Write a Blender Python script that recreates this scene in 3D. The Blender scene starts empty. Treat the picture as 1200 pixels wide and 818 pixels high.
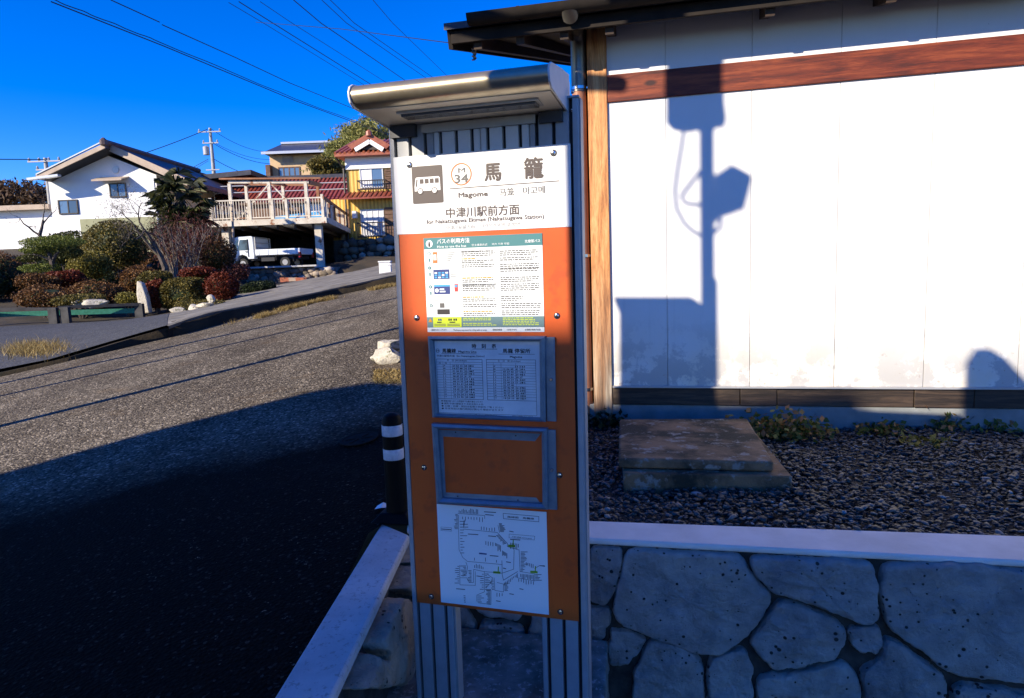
import bpy, bmesh, math, random
import numpy as np
from mathutils import Vector, Matrix
from mathutils import noise as mnoise
R = random.Random(7)
NR = np.random.RandomState(7)
sc = bpy.context.scene
col = sc.collection
rad = math.radians

# ------------------------------------------------------------------ camera
F = 775.0                       # focal length in pixels of a 1200 px wide picture
EYE = 1.5                       # camera height in metres above the scene's zero level
_d = np.array([830 - 600, 6800 - 409, F]); _d /= np.linalg.norm(_d)
_f = np.array([0, 0, 1.0]) - _d * _d[2]; _f /= np.linalg.norm(_f)
_r = np.cross(_d, _f); _u = -_d
def ray(px, py):
    v = np.array([px - 600, py - 409, F]); return np.array([v @ _r, v @ _f, v @ _u])
def atY(px, py, Y):
    """world point seen in direction (px,py) at forward distance Y"""
    r = ray(px, py); p = r * Y / r[1]; return Vector((p[0], p[1], p[2] + EYE))
def onplane(px, py, n, p0):
    r = Vector(ray(px, py)); o = Vector((0, 0, EYE)); n = Vector(n)
    t = (Vector(p0) - o).dot(n) / r.dot(n); return o + r * t
cam = bpy.data.cameras.new('camera'); cam.sensor_width = 36; cam.lens = 36 * F / 1200
cam.clip_start = 0.02; cam.clip_end = 3000
co = bpy.data.objects.new('camera', cam); col.objects.link(co); sc.camera = co
M = Matrix(((_r[0], -_r[1], -_r[2]), (_f[0], -_f[1], -_f[2]), (_u[0], -_u[1], -_u[2])))
# columns of the camera matrix are camera axes in world space
M = Matrix(((_r[0], -_r[1], -_r[2]), (_f[0], -_f[1], -_f[2]), (_u[0], -_u[1], -_u[2]))).to_4x4()
M.translation = (0, 0, EYE)
co.matrix_world = M

# ------------------------------------------------------------------ light
SUN_AZ, SUN_EL = 52.0, 25.5     # light travels towards 52 deg right of forward
sA, cA, tE = math.sin(rad(SUN_AZ)), math.cos(rad(SUN_AZ)), math.tan(rad(SUN_EL))
w = bpy.data.worlds.new('World'); sc.world = w; w.use_nodes = True
nt = w.node_tree; bg = nt.nodes['Background']
sky = nt.nodes.new('ShaderNodeTexSky'); sky.sky_type = 'NISHITA'; sky.sun_disc = False
sky.sun_elevation = rad(SUN_EL); sky.sun_rotation = rad(SUN_AZ + 180)
sky.ozone_density = 6.0; sky.air_density = 0.9; sky.dust_density = 0.1; sky.altitude = 900
hs = nt.nodes.new('ShaderNodeHueSaturation'); hs.inputs['Saturation'].default_value = 1.30
hs.inputs['Hue'].default_value = 0.521; hs.inputs['Value'].default_value = 1.0
nt.links.new(sky.outputs[0], hs.inputs['Color']); nt.links.new(hs.outputs[0], bg.inputs[0])
bg.inputs[1].default_value = 0.15
sl = bpy.data.lights.new('sun', 'SUN'); sl.energy = 4.7; sl.angle = rad(0.45); sl.color = (1, 0.89, 0.72)
so = bpy.data.objects.new('sun', sl); col.objects.link(so)
sdir = Vector((sA * math.cos(rad(SUN_EL)), cA * math.cos(rad(SUN_EL)), -math.sin(rad(SUN_EL))))
so.rotation_euler = sdir.to_track_quat('-Z', 'Y').to_euler()
sc.view_settings.view_transform = 'Standard'; sc.view_settings.look = 'None'
sc.view_settings.exposure = 0.85; sc.view_settings.gamma = 1.0

# ------------------------------------------------------------------ materials
def lin(c):
    return tuple((x / 12.92 if x <= .04045 else ((x + .055) / 1.055) ** 2.4) for x in c)
def newmat(name):
    m = bpy.data.materials.new(name); m.use_nodes = True
    return m, m.node_tree, m.node_tree.nodes['Principled BSDF']
def ramp(nt, fac, stops, interp='LINEAR'):
    r = nt.nodes.new('ShaderNodeValToRGB'); r.color_ramp.interpolation = interp
    e = r.color_ramp.elements
    while len(e) > 1: e.remove(e[-1])
    e[0].position = stops[0][0]; e[0].color = (*stops[0][1], 1)
    for p, c in stops[1:]:
        x = e.new(p); x.color = (*c, 1)
    nt.links.new(fac, r.inputs[0]); return r.outputs[0]
def coords(nt, scale=(1, 1, 1), kind='Object', rot=(0, 0, 0)):
    t = nt.nodes.new('ShaderNodeTexCoord'); mp = nt.nodes.new('ShaderNodeMapping')
    mp.inputs['Scale'].default_value = scale; mp.inputs['Rotation'].default_value = rot
    nt.links.new(t.outputs[kind], mp.inputs[0]); return mp.outputs[0]
def noise(nt, vec, scale, detail=4, rough=.6, dist=0):
    n = nt.nodes.new('ShaderNodeTexNoise'); n.inputs['Scale'].default_value = scale
    n.inputs['Detail'].default_value = detail; n.inputs['Roughness'].default_value = rough
    n.inputs['Distortion'].default_value = dist
    nt.links.new(vec, n.inputs['Vector']); return n.outputs[0]
def bump(nt, bs, h, strength, dist=.01, prev=None):
    b = nt.nodes.new('ShaderNodeBump'); b.inputs['Strength'].default_value = strength
    b.inputs['Distance'].default_value = dist; nt.links.new(h, b.inputs['Height'])
    if prev is not None: nt.links.new(prev, b.inputs['Normal'])
    nt.links.new(b.outputs[0], bs.inputs['Normal']); return b.outputs[0]
def mixc(nt, fac, a, b, mode='MIX'):
    m = nt.nodes.new('ShaderNodeMix'); m.data_type = 'RGBA'; m.blend_type = mode
    for i, v in ((0, fac), (6, a), (7, b)):
        if isinstance(v, (int, float)): m.inputs[i].default_value = v
        elif isinstance(v, tuple): m.inputs[i].default_value = (*v, 1)
        else: nt.links.new(v, m.inputs[i])
    return m.outputs[2]
def flat(name, c, rough=.6, metal=0, spec=.5, coat=0):
    m, nt, b = newmat(name); b.inputs['Base Color'].default_value = (*c, 1)
    b.inputs['Roughness'].default_value = rough; b.inputs['Metallic'].default_value = metal
    b.inputs['Specular IOR Level'].default_value = spec; b.inputs['Coat Weight'].default_value = coat
    return m
def mottled(name, c1, c2, scale=8, rough=.8, bs=.3, bd=.004, bscale=None, metal=0, detail=6, c3=None, sc3=60, stretch=(1, 1, 1), lo=.35, hi=.65, spec=.4):
    m, nt, b = newmat(name); v = coords(nt, stretch)
    n = noise(nt, v, scale, detail)
    c = ramp(nt, n, [(lo, c1), (hi, c2)])
    if c3 is not None:
        n3 = noise(nt, v, sc3, 3, .7)
        f = ramp(nt, n3, [(.56, (0, 0, 0)), (.66, (1, 1, 1))]); c = mixc(nt, f, c, c3)
    nt.links.new(c, b.inputs['Base Color']); b.inputs['Roughness'].default_value = rough
    b.inputs['Metallic'].default_value = metal; b.inputs['Specular IOR Level'].default_value = spec
    if bs: bump(nt, b, noise(nt, v, bscale or scale * 6, 6, .7), bs, bd)
    return m
def island(name, stops, rough=.7, spec=.3, bs=0, bscale=60, trans=0):
    m, nt, b = newmat(name); g = nt.nodes.new('ShaderNodeNewGeometry')
    c = ramp(nt, g.outputs['Random Per Island'], stops)
    v = coords(nt)
    c = mixc(nt, .35, c, mixc(nt, 1.0, c, ramp(nt, noise(nt, v, bscale, 4), [(.3, (.35, .35, .35)), (.7, (1, 1, 1))]), 'MULTIPLY'))
    nt.links.new(c, b.inputs['Base Color']); b.inputs['Roughness'].default_value = rough
    b.inputs['Specular IOR Level'].default_value = spec
    if trans:
        b.inputs['Subsurface Weight'].default_value = 0
        t = nt.nodes.new('ShaderNodeBsdfTranslucent'); nt.links.new(c, t.inputs[0])
        mx = nt.nodes.new('ShaderNodeMixShader'); mx.inputs[0].default_value = trans
        nt.links.new(b.outputs[0], mx.inputs[1]); nt.links.new(t.outputs[0], mx.inputs[2])
        nt.links.new(mx.outputs[0], nt.nodes['Material Output'].inputs[0])
    if bs: bump(nt, b, noise(nt, v, bscale, 5), bs, .003)
    return m
def wood(name, c1, c2, cdark, axis='z', scale=1.0, rough=.65, knots=True, wear=None):
    m, nt, b = newmat(name)
    st = {'z': (9, 9, .7), 'x': (.7, 9, 9), 'y': (9, .7, 9)}[axis]
    v = coords(nt, tuple(s * scale for s in st))
    n = noise(nt, v, 3.5, 8, .65, .6)
    c = ramp(nt, n, [(.3, cdark), (.47, c1), (.62, c2)])
    n2 = noise(nt, coords(nt, tuple(s * scale * 3 for s in st)), 9, 4, .7)
    c = mixc(nt, .5, c, mixc(nt, 1.0, c, ramp(nt, n2, [(.35, (.35, .3, .28)), (.6, (1, 1, 1))]), 'MULTIPLY'))
    if knots:
        vo = nt.nodes.new('ShaderNodeTexVoronoi'); vo.inputs['Scale'].default_value = 5
        kst = {'z': (1.2, 1.2, .55), 'x': (.55, 1.2, 1.2), 'y': (1, 1, 1)}[axis]
        nt.links.new(coords(nt, kst), vo.inputs['Vector'])
        k = ramp(nt, vo.outputs['Distance'], [(.06, (1, 1, 1)), (.12, (0, 0, 0))])
        c = mixc(nt, k, c, cdark)
    if wear:   # weathered grey towards a height
        g = nt.nodes.new('ShaderNodeSeparateXYZ'); nt.links.new(coords(nt), g.inputs[0])
        mr = nt.nodes.new('ShaderNodeMapRange'); mr.inputs['From Min'].default_value = wear[0]; mr.inputs['From Max'].default_value = wear[1]
        mr.inputs['To Min'].default_value = 1; mr.inputs['To Max'].default_value = 0
        nt.links.new(g.outputs[2], mr.inputs[0])
        mm = nt.nodes.new('ShaderNodeMath'); mm.operation = 'MULTIPLY'
        nt.links.new(mr.outputs[0], mm.inputs[0])
        nn = ramp(nt, noise(nt, v, 2.2, 5), [(.3, (.45, .45, .45)), (.6, (1, 1, 1))]); nt.links.new(nn, mm.inputs[1])
        grey = ramp(nt, n, [(.32, (.05, .035, .02)), (.5, (.22, .17, .12)), (.65, (.42, .36, .28))])
        c = mixc(nt, mm.outputs[0], c, grey)
    nt.links.new(c, b.inputs['Base Color']); b.inputs['Roughness'].default_value = rough
    bump(nt, b, n2, .35, .003)
    return m

M_ = {}
# plain ones
M_['white'] = flat('white_film', (.80, .79, .76), .45)
M_['orange'] = mottled('orange_film', (.60, .085, .009), (.66, .105, .012), 4, .5, .04, .001, 60, c3=(.50, .075, .012), sc3=11)
_m = M_['orange']; _t = _m.node_tree; _b = _t.nodes['Principled BSDF']; _c = _b.inputs['Base Color'].links[0].from_socket
_s = ramp(_t, noise(_t, coords(_t, (60, 3, 1), rot=(0, 0, .5)), 3, 5, .8), [(.66, (0, 0, 0)), (.72, (.35, .35, .35))])
_g = ramp(_t, noise(_t, coords(_t, (3, .6, 1)), 3, 6, .7), [(.45, (0, 0, 0)), (.75, (.30, .30, .30))])
_c = mixc(_t, _g, mixc(_t, _s, _c, (.66, .26, .12)), (.34, .07, .02)); _t.links.new(_c, _b.inputs['Base Color'])
M_['ink'] = flat('black_ink', (.025, .022, .022), .5)
M_['ink_brown'] = flat('brown_ink', (.07, .05, .045), .5)
M_['ink_grey'] = flat('grey_ink', (.11, .105, .10), .5)
M_['ink_pale'] = flat('pale_ink', (.36, .36, .35), .5)
M_['ink_orange'] = flat('orange_ink', (.62, .16, .03), .5)
M_['ink_yellow'] = flat('amber_ink', (.62, .27, .01), .5)
M_['teal'] = flat('teal_ink', (.05, .19, .20), .5)
M_['slate'] = flat('slate_ink', (.13, .22, .23), .5)
M_['lime'] = flat('lime_ink', (.62, .75, .03), .5)
M_['navy'] = flat('navy_ink', (.02, .04, .18), .5)
M_['azure'] = flat('azure_ink', (.06, .33, .62), .5)
M_['red'] = flat('red_ink', (.6, .05, .04), .5)
M_['green_ink'] = flat('green_ink', (.22, .40, .02), .5)
M_['paper'] = mottled('timetable_paper', (.62, .65, .66), (.74, .76, .76), 14, .6, .1, .001)
M_['mappaper'] = flat('map_film', (.82, .84, .84), .45)
M_['poster'] = flat('poster_film', (.76, .80, .79), .45)
M_['alu'] = mottled('anodised_aluminium', (.42, .41, .38), (.48, .47, .44), 20, .38, .03, .0006, metal=.35)
M_['alu_light'] = mottled('powder_coated_panel', (.66, .65, .62), (.72, .71, .68), 20, .42, .02, .0006)
M_['champagne'] = mottled('champagne_aluminium', (.40, .33, .22), (.46, .39, .27), 30, .33, .05, .0006, metal=.75)
M_['canopy_under'] = mottled('canopy_soffit_metal', (.62, .55, .44), (.74, .66, .53), 9, .4, .08, .001, metal=.3)
M_['slot'] = flat('dark_slot', (.012, .012, .014), .7)
M_['frame'] = mottled('frame_aluminium', (.16, .21, .26), (.22, .28, .33), 30, .4, .08, .001, metal=.4)
M_['steel'] = flat('stainless_screw', (.6, .6, .6), .2, 1)
M_['dark_steel'] = flat('dark_steel', (.05, .05, .055), .4, .6)
M_['iron'] = flat('dull_iron', (.018, .013, .010), .8, 0, .1)
M_['post_alu'] = mottled('post_aluminium', (.33, .335, .34), (.38, .385, .39), 20, .42, .03, .0006, metal=.1)
M_['lamp_cover'] = flat('lamp_cover', (.10, .10, .10), .25)
M_['rubber'] = flat('black_rubber', (.003, .003, .003), .5, 0, .1)
M_['reflect'] = mottled('reflective_tape', (.45, .47, .52), (.6, .62, .66), 90, .3, .3, .001)
M_['concrete'] = mottled('coping_concrete', (.42, .42, .41), (.56, .55, .53), 7, .85, .35, .003, 120, c3=(.34, .33, .31), sc3=60)
M_['coping'] = mottled('pale_coping_mortar', (.70, .62, .53), (.84, .76, .67), 5, .85, .3, .003, 90, stretch=(1, 1, 1))
M_['footing'] = mottled('footing_concrete', (.17, .18, .17), (.25, .26, .25), 6, .9, .3, .003, 100)
M_['slab'] = mottled('old_slab_concrete', (.10, .085, .065), (.33, .28, .23), 9, .9, .5, .004, 90, c3=(.42, .38, .34), sc3=45)
M_['stepslab'] = mottled('mossy_slab', (.035, .030, .018), (.24, .15, .08), 5, .9, .9, .008, 60, c3=(.27, .25, .21), sc3=16, lo=.42, hi=.6)
M_['soil'] = mottled('dark_soil', (.02, .018, .015), (.05, .042, .032), 14, .95, .8, .01)
M_['mortar'] = mottled('dark_joint_mortar', (.03, .027, .022), (.075, .066, .055), 18, .95, .6, .005)
def stone_mat(name, a, b_, hole):
    m, nt, bs = newmat(name); v = coords(nt)
    c = ramp(nt, noise(nt, v, 11, 7, .65), [(.3, a), (.68, b_)])
    vo = nt.nodes.new('ShaderNodeTexVoronoi'); vo.inputs['Scale'].default_value = 42
    vo.inputs['Randomness'].default_value = 1; nt.links.new(v, vo.inputs['Vector'])
    hole_n = noise(nt, v, 9, 3)
    mm = nt.nodes.new('ShaderNodeMath'); mm.operation = 'ADD'; nt.links.new(vo.outputs['Distance'], mm.inputs[0])
    m2 = nt.nodes.new('ShaderNodeMath'); m2.operation = 'MULTIPLY'; m2.inputs[1].default_value = 1.1; nt.links.new(hole_n, m2.inputs[0]); nt.links.new(m2.outputs[0], mm.inputs[1])
    k = ramp(nt, mm.outputs[0], [(.60, (1, 1, 1)), (.67, (0, 0, 0))])
    c = mixc(nt, k, c, hole)
    bigv = ramp(nt, noise(nt, coords(nt), 2.1, 3), [(.35, (.72, .72, .76)), (.65, (1.1, 1.05, .98))]); c = mixc(nt, 1.0, c, bigv, 'MULTIPLY'); oi = nt.nodes.new('ShaderNodeObjectInfo'); c = mixc(nt, 1.0, c, ramp(nt, oi.outputs['Random'], [(0, (.78, .76, .74)), (.5, (1, .99, .97)), (1, (1.15, 1.13, 1.1))]), 'MULTIPLY')
    nt.links.new(c, bs.inputs['Base Color']); bs.inputs['Roughness'].default_value = .9
    inv = ramp(nt, mm.outputs[0], [(.58, (0, 0, 0)), (.70, (1, 1, 1))])
    p = bump(nt, bs, inv, 1, .008); bump(nt, bs, noise(nt, v, 26, 10, .75), 1, .03, p)
    return m
M_['stone'] = stone_mat('cast_stone', (.32, .31, .30), (.62, .60, .57), (.07, .06, .055))
M_['stone_warm'] = stone_mat('cast_stone_warm', (.44, .37, .28), (.68, .60, .48), (.09, .075, .06))
M_['pebble'] = island('slate_pebbles', [(0, (.010, .010, .010)), (.4, (.032, .031, .030)), (.7, (.075, .073, .07)), (.86, (.17, .165, .155)), (.95, (.12, .075, .04)), (1, (.36, .34, .31))], .5, .5, .3, 90)
def asphalt(name, dark, light, scale, pale, ht=.6, patch=(.8, 1.1)):
    m, nt, b = newmat(name); v = coords(nt)
    vo = nt.nodes.new('ShaderNodeTexVoronoi'); vo.inputs['Scale'].default_value = scale; nt.links.new(v, vo.inputs['Vector'])
    sep = nt.nodes.new('ShaderNodeSeparateColor'); nt.links.new(vo.outputs['Color'], sep.inputs[0])
    c = ramp(nt, sep.outputs[0], [(0, dark), (.5, light), (.85, light), (.97, pale)])
    big = ramp(nt, noise(nt, v, .9, 7, .65), [(.3, (patch[0],) * 3), (.7, (patch[1],) * 3)])
    c = mixc(nt, 1.0, c, big, 'MULTIPLY')
    st = ramp(nt, noise(nt, v, 2.3, 6, .7), [(.60, (0, 0, 0)), (.72, (1, 1, 1))])
    c = mixc(nt, .3, c, mixc(nt, st, c, (.17, .12, .07)))
    nt.links.new(c, b.inputs['Base Color']); b.inputs['Roughness'].default_value = .85
    b.inputs['Specular IOR Level'].default_value = .25
    inv = ramp(nt, vo.outputs['Distance'], [(0, (1, 1, 1)), (.7, (0, 0, 0))])
    p = bump(nt, b, inv, ht, .006); bump(nt, b, noise(nt, v, scale * 1.7, 4, .7), .5, .005, p)
    return m
M_['asphalt'] = asphalt('coarse_worn_asphalt', (.045, .038, .03), (.165, .142, .112), 75, (.42, .36, .28), 1.0)
M_['asphalt_shaded'] = asphalt('smooth_dark_asphalt', (.006, .0045, .003), (.011, .0085, .006), 110, (.04, .034, .028), .35)  # smooth asphalt, blackened further to hold the shade lying on it
def roadmat():
    m, nt, b = newmat('road_asphalt'); v = coords(nt)
    def layer(dark, light, scale, pale, p0):
        vo = nt.nodes.new('ShaderNodeTexVoronoi'); vo.inputs['Scale'].default_value = scale; nt.links.new(v, vo.inputs['Vector'])
        sep = nt.nodes.new('ShaderNodeSeparateColor'); nt.links.new(vo.outputs['Color'], sep.inputs[0])
        return ramp(nt, sep.outputs[0], [(0, dark), (.5, light), (p0, light), (min(p0 + .1, 1), pale)]), vo.outputs['Distance']
    c1, d1 = layer((.040, .034, .026), (.165, .142, .112), 75, (.44, .38, .30), .85)
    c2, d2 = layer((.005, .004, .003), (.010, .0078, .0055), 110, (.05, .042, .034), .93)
    g = nt.nodes.new('ShaderNodeSeparateXYZ'); nt.links.new(v, g.inputs[0])
    def math_(op, a, b_):
        q = nt.nodes.new('ShaderNodeMath'); q.operation = op
        for i, x in enumerate((a, b_)):
            if isinstance(x, (int, float)): q.inputs[i].default_value = x
            else: nt.links.new(x, q.inputs[i])
        return q.outputs[0]
    # signed distance to a line just inside the shade edge, roughened
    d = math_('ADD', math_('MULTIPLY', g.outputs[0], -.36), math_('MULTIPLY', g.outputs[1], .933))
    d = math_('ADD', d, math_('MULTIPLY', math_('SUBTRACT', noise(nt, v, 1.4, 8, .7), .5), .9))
    mask = ramp(nt, math_('MULTIPLY', math_('SUBTRACT', d, 3.2), 1.0), [(.25, (1, 1, 1)), (.85, (0, 0, 0))])  # near side almost black: smooth asphalt with the road's shade painted in
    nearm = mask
    big = ramp(nt, noise(nt, v, .9, 8, .68), [(.3, (.62, .60, .57)), (.7, (1.2, 1.18, 1.12))])
    c1 = mixc(nt, 1.0, c1, big, 'MULTIPLY')
    st = ramp(nt, noise(nt, v, 2.1, 7, .7), [(.56, (0, 0, 0)), (.70, (.6, .6, .6))]); c1 = mixc(nt, st, c1, (.15, .105, .06))
    long_ = coords(nt, (.9, .12, 1), rot=(0, 0, rad(30)))
    c1 = mixc(nt, .55, c1, mixc(nt, 1.0, c1, ramp(nt, noise(nt, long_, 2.0, 5), [(.35, (.45, .43, .42)), (.6, (1.1, 1.1, 1.08))]), 'MULTIPLY'))
    grit = ramp(nt, noise(nt, v, 34, 3, .8), [(.66, (0, 0, 0)), (.70, (1, 1, 1))])
    gm = mixc(nt, 1.0, grit, ramp(nt, noise(nt, v, 1.1, 4), [(.5, (0, 0, 0)), (.62, (1, 1, 1))]), 'MULTIPLY')
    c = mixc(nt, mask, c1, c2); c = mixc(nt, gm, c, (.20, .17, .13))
    # cracks
    ve = nt.nodes.new('ShaderNodeTexVoronoi'); ve.feature = 'DISTANCE_TO_EDGE'; ve.inputs['Scale'].default_value = .55
    wv = nt.nodes.new('ShaderNodeVectorMath'); wv.operation = 'ADD'; nt.links.new(v, wv.inputs[0])
    nn = nt.nodes.new('ShaderNodeTexNoise'); nn.inputs['Scale'].default_value = 2.2; nn.inputs['Detail'].default_value = 7; nt.links.new(v, nn.inputs['Vector'])
    sc_ = nt.nodes.new('ShaderNodeVectorMath'); sc_.operation = 'SCALE'; sc_.inputs['Scale'].default_value = .8; nt.links.new(nn.outputs['Color'], sc_.inputs[0]); nt.links.new(sc_.outputs[0], wv.inputs[1]); nt.links.new(wv.outputs[0], ve.inputs['Vector'])
    ck = ramp(nt, ve.outputs['Distance'], [(.002, (.7, .7, .7)), (.005, (0, 0, 0))]); c = mixc(nt, ck, c, (.02, .017, .013))
    nt.links.new(c, b.inputs['Base Color']); b.inputs['Roughness'].default_value = .85; b.inputs['Specular IOR Level'].default_value = .04
    inv = ramp(nt, d1, [(0, (1, 1, 1)), (.7, (0, 0, 0))])
    p = bump(nt, b, inv, .9, .006); bump(nt, b, noise(nt, v, 120, 4, .7), .5, .005, p); return m
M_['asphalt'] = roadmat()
M_['asphalt_side'] = asphalt('side_road_asphalt', (.035, .035, .036), (.07, .07, .07), 60, (.13, .13, .12), .4)
M_['driveway'] = mottled('driveway_concrete', (.11, .10, .08), (.24, .22, .18), 2.2, .9, .5, .01, 30, c3=(.15, .12, .07), sc3=4)
M_['kerbface'] = mottled('shaded_kerb_face', (.012, .011, .009), (.03, .027, .02), 3, .95, .5, .01)  # near-black colour stands in for the shade on the kerb face
M_['earth'] = mottled('garden_earth', (.02, .016, .008), (.06, .042, .02), 1.5, .95, .6, .03)
# house wall: white coated panels with stains near the foot
def wallmat():
    m, nt, b = newmat('white_coated_panel'); v = coords(nt)
    base = ramp(nt, noise(nt, v, 1.6, 4), [(.3, (.71, .695, .65)), (.7, (.77, .76, .72))])
    g = nt.nodes.new('ShaderNodeSeparateXYZ'); nt.links.new(v, g.inputs[0])
    def low(z0, z1):
        mr = nt.nodes.new('ShaderNodeMapRange'); mr.inputs['From Min'].default_value = z0; mr.inputs['From Max'].default_value = z1
        mr.inputs['To Min'].default_value = 1; mr.inputs['To Max'].default_value = 0; nt.links.new(g.outputs[2], mr.inputs[0]); return mr.outputs[0]
    def mul(a, b_):
        q = nt.nodes.new('ShaderNodeMath'); q.operation = 'MULTIPLY'; nt.links.new(a, q.inputs[0]); nt.links.new(b_, q.inputs[1]); return q.outputs[0]
    yel = mul(low(.0, .45), ramp(nt, noise(nt, v, 3, 5), [(.35, (0, 0, 0)), (.6, (.75, .75, .75))]))
    c = mixc(nt, yel, base, (.70, .60, .42))
    grey = mul(low(.0, .42), ramp(nt, noise(nt, v, 5.5, 7, .7), [(.47, (0, 0, 0)), (.52, (.9, .9, .9))]))
    c = mixc(nt, grey, c, (.40, .39, .37))
    rust = mul(low(.02, .33), ramp(nt, noise(nt, v, 26, 7, .75), [(.605, (0, 0, 0)), (.66, (.8, .8, .8))]))
    c = mixc(nt, rust, c, (.30, .16, .08))
    strk = mul(ramp(nt, noise(nt, coords(nt, (14, 14, .5)), 2.5, 5, .7), [(.55, (0, 0, 0)), (.75, (.22, .22, .22))]), low(-.1, 2.2)); c = mixc(nt, strk, c, (.42, .39, .34))
    vo = nt.nodes.new('ShaderNodeTexVoronoi'); vo.inputs['Scale'].default_value = 16; nt.links.new(v, vo.inputs['Vector'])
    dots = mul(ramp(nt, vo.outputs['Distance'], [(.03, (.5, .5, .5)), (.05, (0, 0, 0))]), ramp(nt, noise(nt, v, 4, 2), [(.5, (0, 0, 0)), (.55, (1, 1, 1))]))
    c = mixc(nt, dots, c, (.3, .28, .25))
    nt.links.new(c, b.inputs['Base Color']); b.inputs['Roughness'].default_value = .55
    bump(nt, b, noise(nt, v, 150, 3), .08, .001)
    return m
M_['wall'] = wallmat()
M_['post'] = wood('sunburnt_post_timber', (.58, .24, .07), (.74, .40, .15), (.12, .035, .012), 'z', wear=(.05, .75))
M_['beam'] = wood('red_brown_beam_timber', (.15, .022, .006), (.26, .052, .014), (.035, .006, .003), 'x')
M_['baseboard'] = wood('weathered_base_board', (.032, .02, .012), (.08, .05, .03), (.008, .005, .003), 'x')
M_['soffit'] = wood('dark_soffit_timber', (.045, .026, .014), (.07, .04, .022), (.012, .007, .004), 'x', knots=False)
M_['blackwood'] = mottled('charred_black_timber', (.010, .007, .005), (.022, .015, .010), 9, .9, .3, .003)
M_['copper'] = mottled('brown_downpipe', (.30, .115, .055), (.38, .16, .08), 12, .45, .1, .001)
M_['gutter'] = mottled('shaded_downpipe', (.16, .145, .12), (.24, .22, .18), 8, .35, .1, .001, metal=.6)  # upper downpipe: grey stands in for shade on the brown pipe
M_['sill'] = flat('aluminium_sill', (.42, .42, .42), .4, .3)
M_['roofmetal'] = mottled('dark_roof_sheet', (.04, .04, .045), (.07, .07, .075), 3, .5)
# distance houses
M_['browntile'] = mottled('grey_brown_tile', (.07, .045, .04), (.12, .08, .07), 4, .5, .3, .01, 10)
M_['plaster'] = mottled('white_plaster', (.76, .75, .72), (.80, .79, .76), 2, .8, .1, .005)
M_['olive'] = mottled('olive_render', (.28, .28, .16), (.34, .34, .20), 3, .9, .3, .01)
M_['fascia'] = mottled('pale_fascia_board', (.38, .29, .21), (.46, .36, .27), 3, .7, .1, .005)
M_['redtile'] = mottled('red_clay_tile', (.19, .038, .022), (.30, .075, .045), 4, .4, .3, .01, 10)
M_['redtile_bright'] = mottled('orange_red_tile', (.24, .062, .028), (.36, .11, .05), 4, .4, .3, .01, 10)
M_['darktile'] = mottled('dark_grey_roof', (.03, .03, .035), (.06, .055, .06), 4, .35, .2, .01)
M_['palemetal'] = flat('pale_ridge_metal', (.5, .5, .5), .3, .3)
M_['tan'] = mottled('tan_siding', (.52, .36, .20), (.60, .42, .24), 3, .8, .2, .01)
def siding(name, c1, c2, sc_):
    m, nt, b = newmat(name); wv = nt.nodes.new('ShaderNodeTexWave'); wv.inputs['Scale'].default_value = sc_
    wv.bands_direction = 'X'; nt.links.new(coords(nt), wv.inputs['Vector'])
    c = ramp(nt, wv.outputs[1], [(.25, c1), (.55, c2)]); nt.links.new(c, b.inputs['Base Color']); bump(nt, b, wv.outputs[1], .6, .02); return m
M_['yellow'] = siding('yellow_corrugated_siding', (.48, .28, .04), (.66, .42, .07), 1.7)
M_['brownboard'] = mottled('brown_boarding', (.10, .055, .035), (.17, .10, .065), 4, .8, .2, .01)
M_['glass'] = flat('window_glass', (.05, .07, .09), .08, 0, .9)
M_['glass_blue'] = flat('sky_painted_glass', (.10, .16, .24), .1, 0, .9)  # reflection of the sky painted in as a blue base colour
M_['curtain'] = flat('white_curtain', (.7, .7, .7), .8)
M_['bronze'] = flat('bronze_window_frame', (.04, .032, .025), .4, .4)
M_['whiteframe'] = flat('white_window_frame', (.6, .6, .58), .4)
M_['deckpaint'] = mottled('flaking_cream_paint', (.50, .44, .34), (.66, .60, .49), 3, .7, .2, .01, c3=(.25, .10, .04), sc3=2.5)
M_['rustwood'] = mottled('rusty_brown_rail', (.22, .09, .04), (.34, .15, .07), 3, .7, .2, .01)
M_['truck'] = flat('white_truck_paint', (.72, .76, .80), .3, 0, .5, .3)
M_['tyre'] = flat('tyre_rubber', (.015, .015, .015), .8)
M_['rim'] = flat('steel_rim', (.35, .35, .36), .4, .6)
M_['taillight'] = flat('red_tail_lamp', (.5, .01, .01), .2)
M_['pole'] = mottled('utility_pole_concrete', (.32, .31, .29), (.42, .41, .38), 3, .8, .2, .01)
M_['wire'] = flat('black_cable', (.010, .010, .012), .6)
M_['insul'] = flat('grey_insulator', (.35, .35, .36), .4)
M_['rubble'] = island('rubble_stone', [(0, (.10, .085, .065)), (.5, (.24, .19, .14)), (.8, (.40, .33, .26)), (1, (.55, .50, .44))], .9, .2, .8, 8)
M_['rock'] = mottled('pale_lichen_rock', (.42, .37, .28), (.66, .60, .48), 9, .9, .8, .02, 30, c3=(.12, .12, .04), sc3=9)
M_['terracotta'] = mottled('terracotta_planter', (.40, .12, .06), (.5, .18, .1), 4, .8)
M_['terracotta_pale'] = mottled('pale_planter', (.46, .33, .24), (.5, .38, .28), 4, .8)
M_['bark'] = mottled('grey_bark', (.05, .04, .03), (.13, .10, .08), 9, .9, .8, .02)
M_['bark_pale'] = mottled('pale_bark', (.16, .13, .10), (.34, .29, .23), 9, .9, .8, .02)
M_['greennet'] = mottled('green_net', (.02, .16, .10), (.04, .24, .16), 20, .7)
M_['guard'] = mottled('dark_guard_timber', (.025, .024, .024), (.06, .057, .055), 6, .8)
def leafm(name, a, b_, c, trans=.25): return island(name, [(0, a), (.5, b_), (1, c)], .6, .3, 0, 3, trans)
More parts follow.
